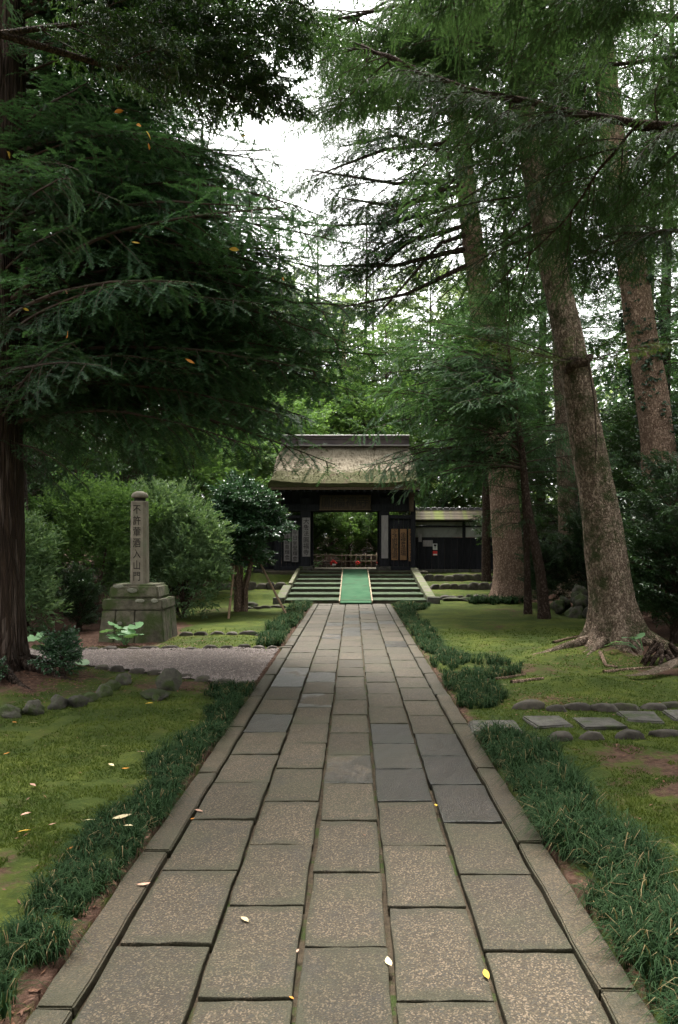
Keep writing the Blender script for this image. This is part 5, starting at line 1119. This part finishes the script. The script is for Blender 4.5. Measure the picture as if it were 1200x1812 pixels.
# brown leaf litter
n = 5200; xl = []; 
k1 = n // 3
c1 = np.stack([-4.2 + r.normal(0, 1.0, k1), 9.1 + r.normal(0, .55, k1)], -1); c2 = np.stack([np.where(r.random(k1) < .5, PX0 - .04 + r.normal(0, .03, k1), PX1 + .04 + r.normal(0, .03, k1)), r.uniform(1.8, 20, k1)], -1); c3 = np.stack([4.1 + r.normal(0, .7, k1), 10.9 + r.normal(0, .7, k1)], -1)
c4 = np.stack([2.0 + r.normal(0, .3, 500), 8.0 + r.normal(0, .25, 500)], -1); c5 = np.stack([-3.5 + r.normal(0, .8, 900), 12.6 + r.normal(0, .3, 900)], -1)
c6 = np.stack([r.uniform(-5, 5, 1500), 1.6 / r.uniform(1.6 / 14, 1.6 / 2.4, 1500)], -1); c = np.concatenate([c1, c2, c3, c4, c5, c6]); ok = (c[:, 0] < PX0 - .01) | (c[:, 0] > PX1 + .01); c = c[ok]; n = len(c)
pts = np.stack([c[:, 0], c[:, 1], gz(c[:, 0], c[:, 1]) + .008], -1); a = r.random(n) * 6.28; l = r.uniform(.008, .024, n)[:, None]; d = np.stack([np.cos(a), np.sin(a), r.normal(.1, .25, n)], -1) * l; sd = np.stack([-np.sin(a), np.cos(a), r.normal(0, .3, n)], -1) * l * .28
V = np.stack([pts - d, pts - sd, pts + d, pts + sd], 1).reshape(-1, 3); I = np.arange(n)[:, None] * 4
tag(link('leaf_litter', np_mesh('leaf_litter', V, np.concatenate([I + np.array([[0, 1, 2]]), I + np.array([[0, 2, 3]])]), [MAT['leaf_br']])), 'small brown leaf litter on bare soil', 'leaf litter', kind='stuff')

# single fallen leaves
def leaf_shape(i):
    V = []; F = []; n = 9
    for k in range(n):
        t = k / (n - 1); w = .19 * math.sin(math.pi * min(1, t * 1.02 + .01)) ** .8 + .006; z = .06 * math.sin(math.pi * t) * (1 if i % 2 else -.6) + .05 * t * t; yb = .06 * math.sin(t * 3 + i)
        V += [(t - .5, yb - w, z + .06), (t - .5, yb, z), (t - .5, yb + w, z + .05)]
    for k in range(n - 1):
        for j in (0, 1): a = k * 3 + j; F.append((a, a + 1, a + 4, a + 3))
    return V, F
LM_ = {}
for m in ('leaf_or', 'leaf_ye', 'leaf_pi', 'leaf_cr', 'leaf_br'):
    LM_[m] = []
    for i in range(2):
        V, F = leaf_shape(i); LM_[m].append(np_mesh('fallen_leaf', V, F, [MAT[m]], smooth=True))
CN = {'leaf_or': 'orange', 'leaf_ye': 'yellow', 'leaf_pi': 'pinkish', 'leaf_cr': 'cream', 'leaf_br': 'brown'}
pl_ = [(433, 1631, 26, 'cr'), (689, 1705, 30, 'cr'), (861, 1728, 30, 'ye'), (771, 1427, 14, 'ye'), (516, 1770, 12, 'or'), (527, 1686, 12, 'pi'), (352, 1437, 18, 'pi'), (341, 1451, 10, 'or'), (254, 1567, 24, 'pi'), (645, 1480, 8, 'br')]
for px, py, w, c in pl_:
    g = G(px, py); s = w / (py - VY) * CAMH; m = 'leaf_' + c
    onj = c in ('or', 'ye') ; tag(link('fallen_leaf', random.choice(LM_[m]), None, (g.x, g.y, .008), (0, 0, random.uniform(0, 6.28) if w < 28 else 1.75), (s, s, s * .6)), CN[m] + ' fallen leaf lying on the stone path', 'leaf', CN[m] + ' leaves on the path')
ll_ = [(12, 1334, 12, 'or'), (183, 1327, 12, 'cr'), (250, 1341, 14, 'pi'), (197, 1363, 17, 'cr'), (222, 1368, 14, 'or'), (58, 1393, 18, 'pi'), (46, 1441, 18, 'pi'), (93, 1458, 14, 'pi'), (161, 1453, 24, 'cr'), (42, 1474, 24, 'ye'), (130, 1501, 22, 'or'), (216, 1472, 34, 'cr'), (227, 1490, 20, 'cr'), (94, 1573, 22, 'br'), (264, 1249, 16, 'ye'), (58, 1281, 16, 'cr'), (26, 1279, 10, 'or'), (340, 1277, 8, 'pi'), (910, 1357, 12, 'cr'), (893, 1216, 8, 'cr'), (240, 1399, 8, 'br')]
for px, py, w, c in ll_:
    g = G(px, py); s = w / (py - VY) * CAMH; m = 'leaf_' + c; hi_ = .10 if (200 < px < 230 and py > 1465) else .02
    tag(link('fallen_leaf', random.choice(LM_[m]), None, (g.x, g.y, gzf(g.x, g.y) + hi_), (random.uniform(-.2, .2), random.uniform(-.2, .2), random.uniform(-.6, .8)), (s, s, s * .7)), CN[m] + ' fallen leaf lying on the mossy lawn', 'leaf', CN[m] + ' leaves on the moss')
for px, py, w, c in ((210, 198, 18, 'or'), (245, 222, 14, 'or'), (262, 240, 16, 'ye'), (263, 260, 14, 'or'), (240, 430, 14, 'ye'), (118, 518, 14, 'pi'), (118, 592, 16, 'or'), (430, 240, 12, 'ye'), (415, 442, 18, 'ye'), (500, 494, 14, 'or'), (336, 640, 18, 'or'), (14, 274, 20, 'ye'), (46, 548, 12, 'ye')):
    Y = 8.3; p = P(px, py, Y); s = w * Y / FPX; m = 'leaf_' + c
    tag(link('caught_leaf', random.choice(LM_[m]), None, p, (random.uniform(.8, 1.9), random.uniform(-.5, .5), random.uniform(-.6, 3)), (s, s, s)), CN[m] + ' dead leaf caught in the boughs of the left fir', 'leaf', CN[m] + ' leaves caught in the left fir')
print('TRIS', sum(len(m.polygons) for m in bpy.data.meshes), 'OBJ', len(S.objects))
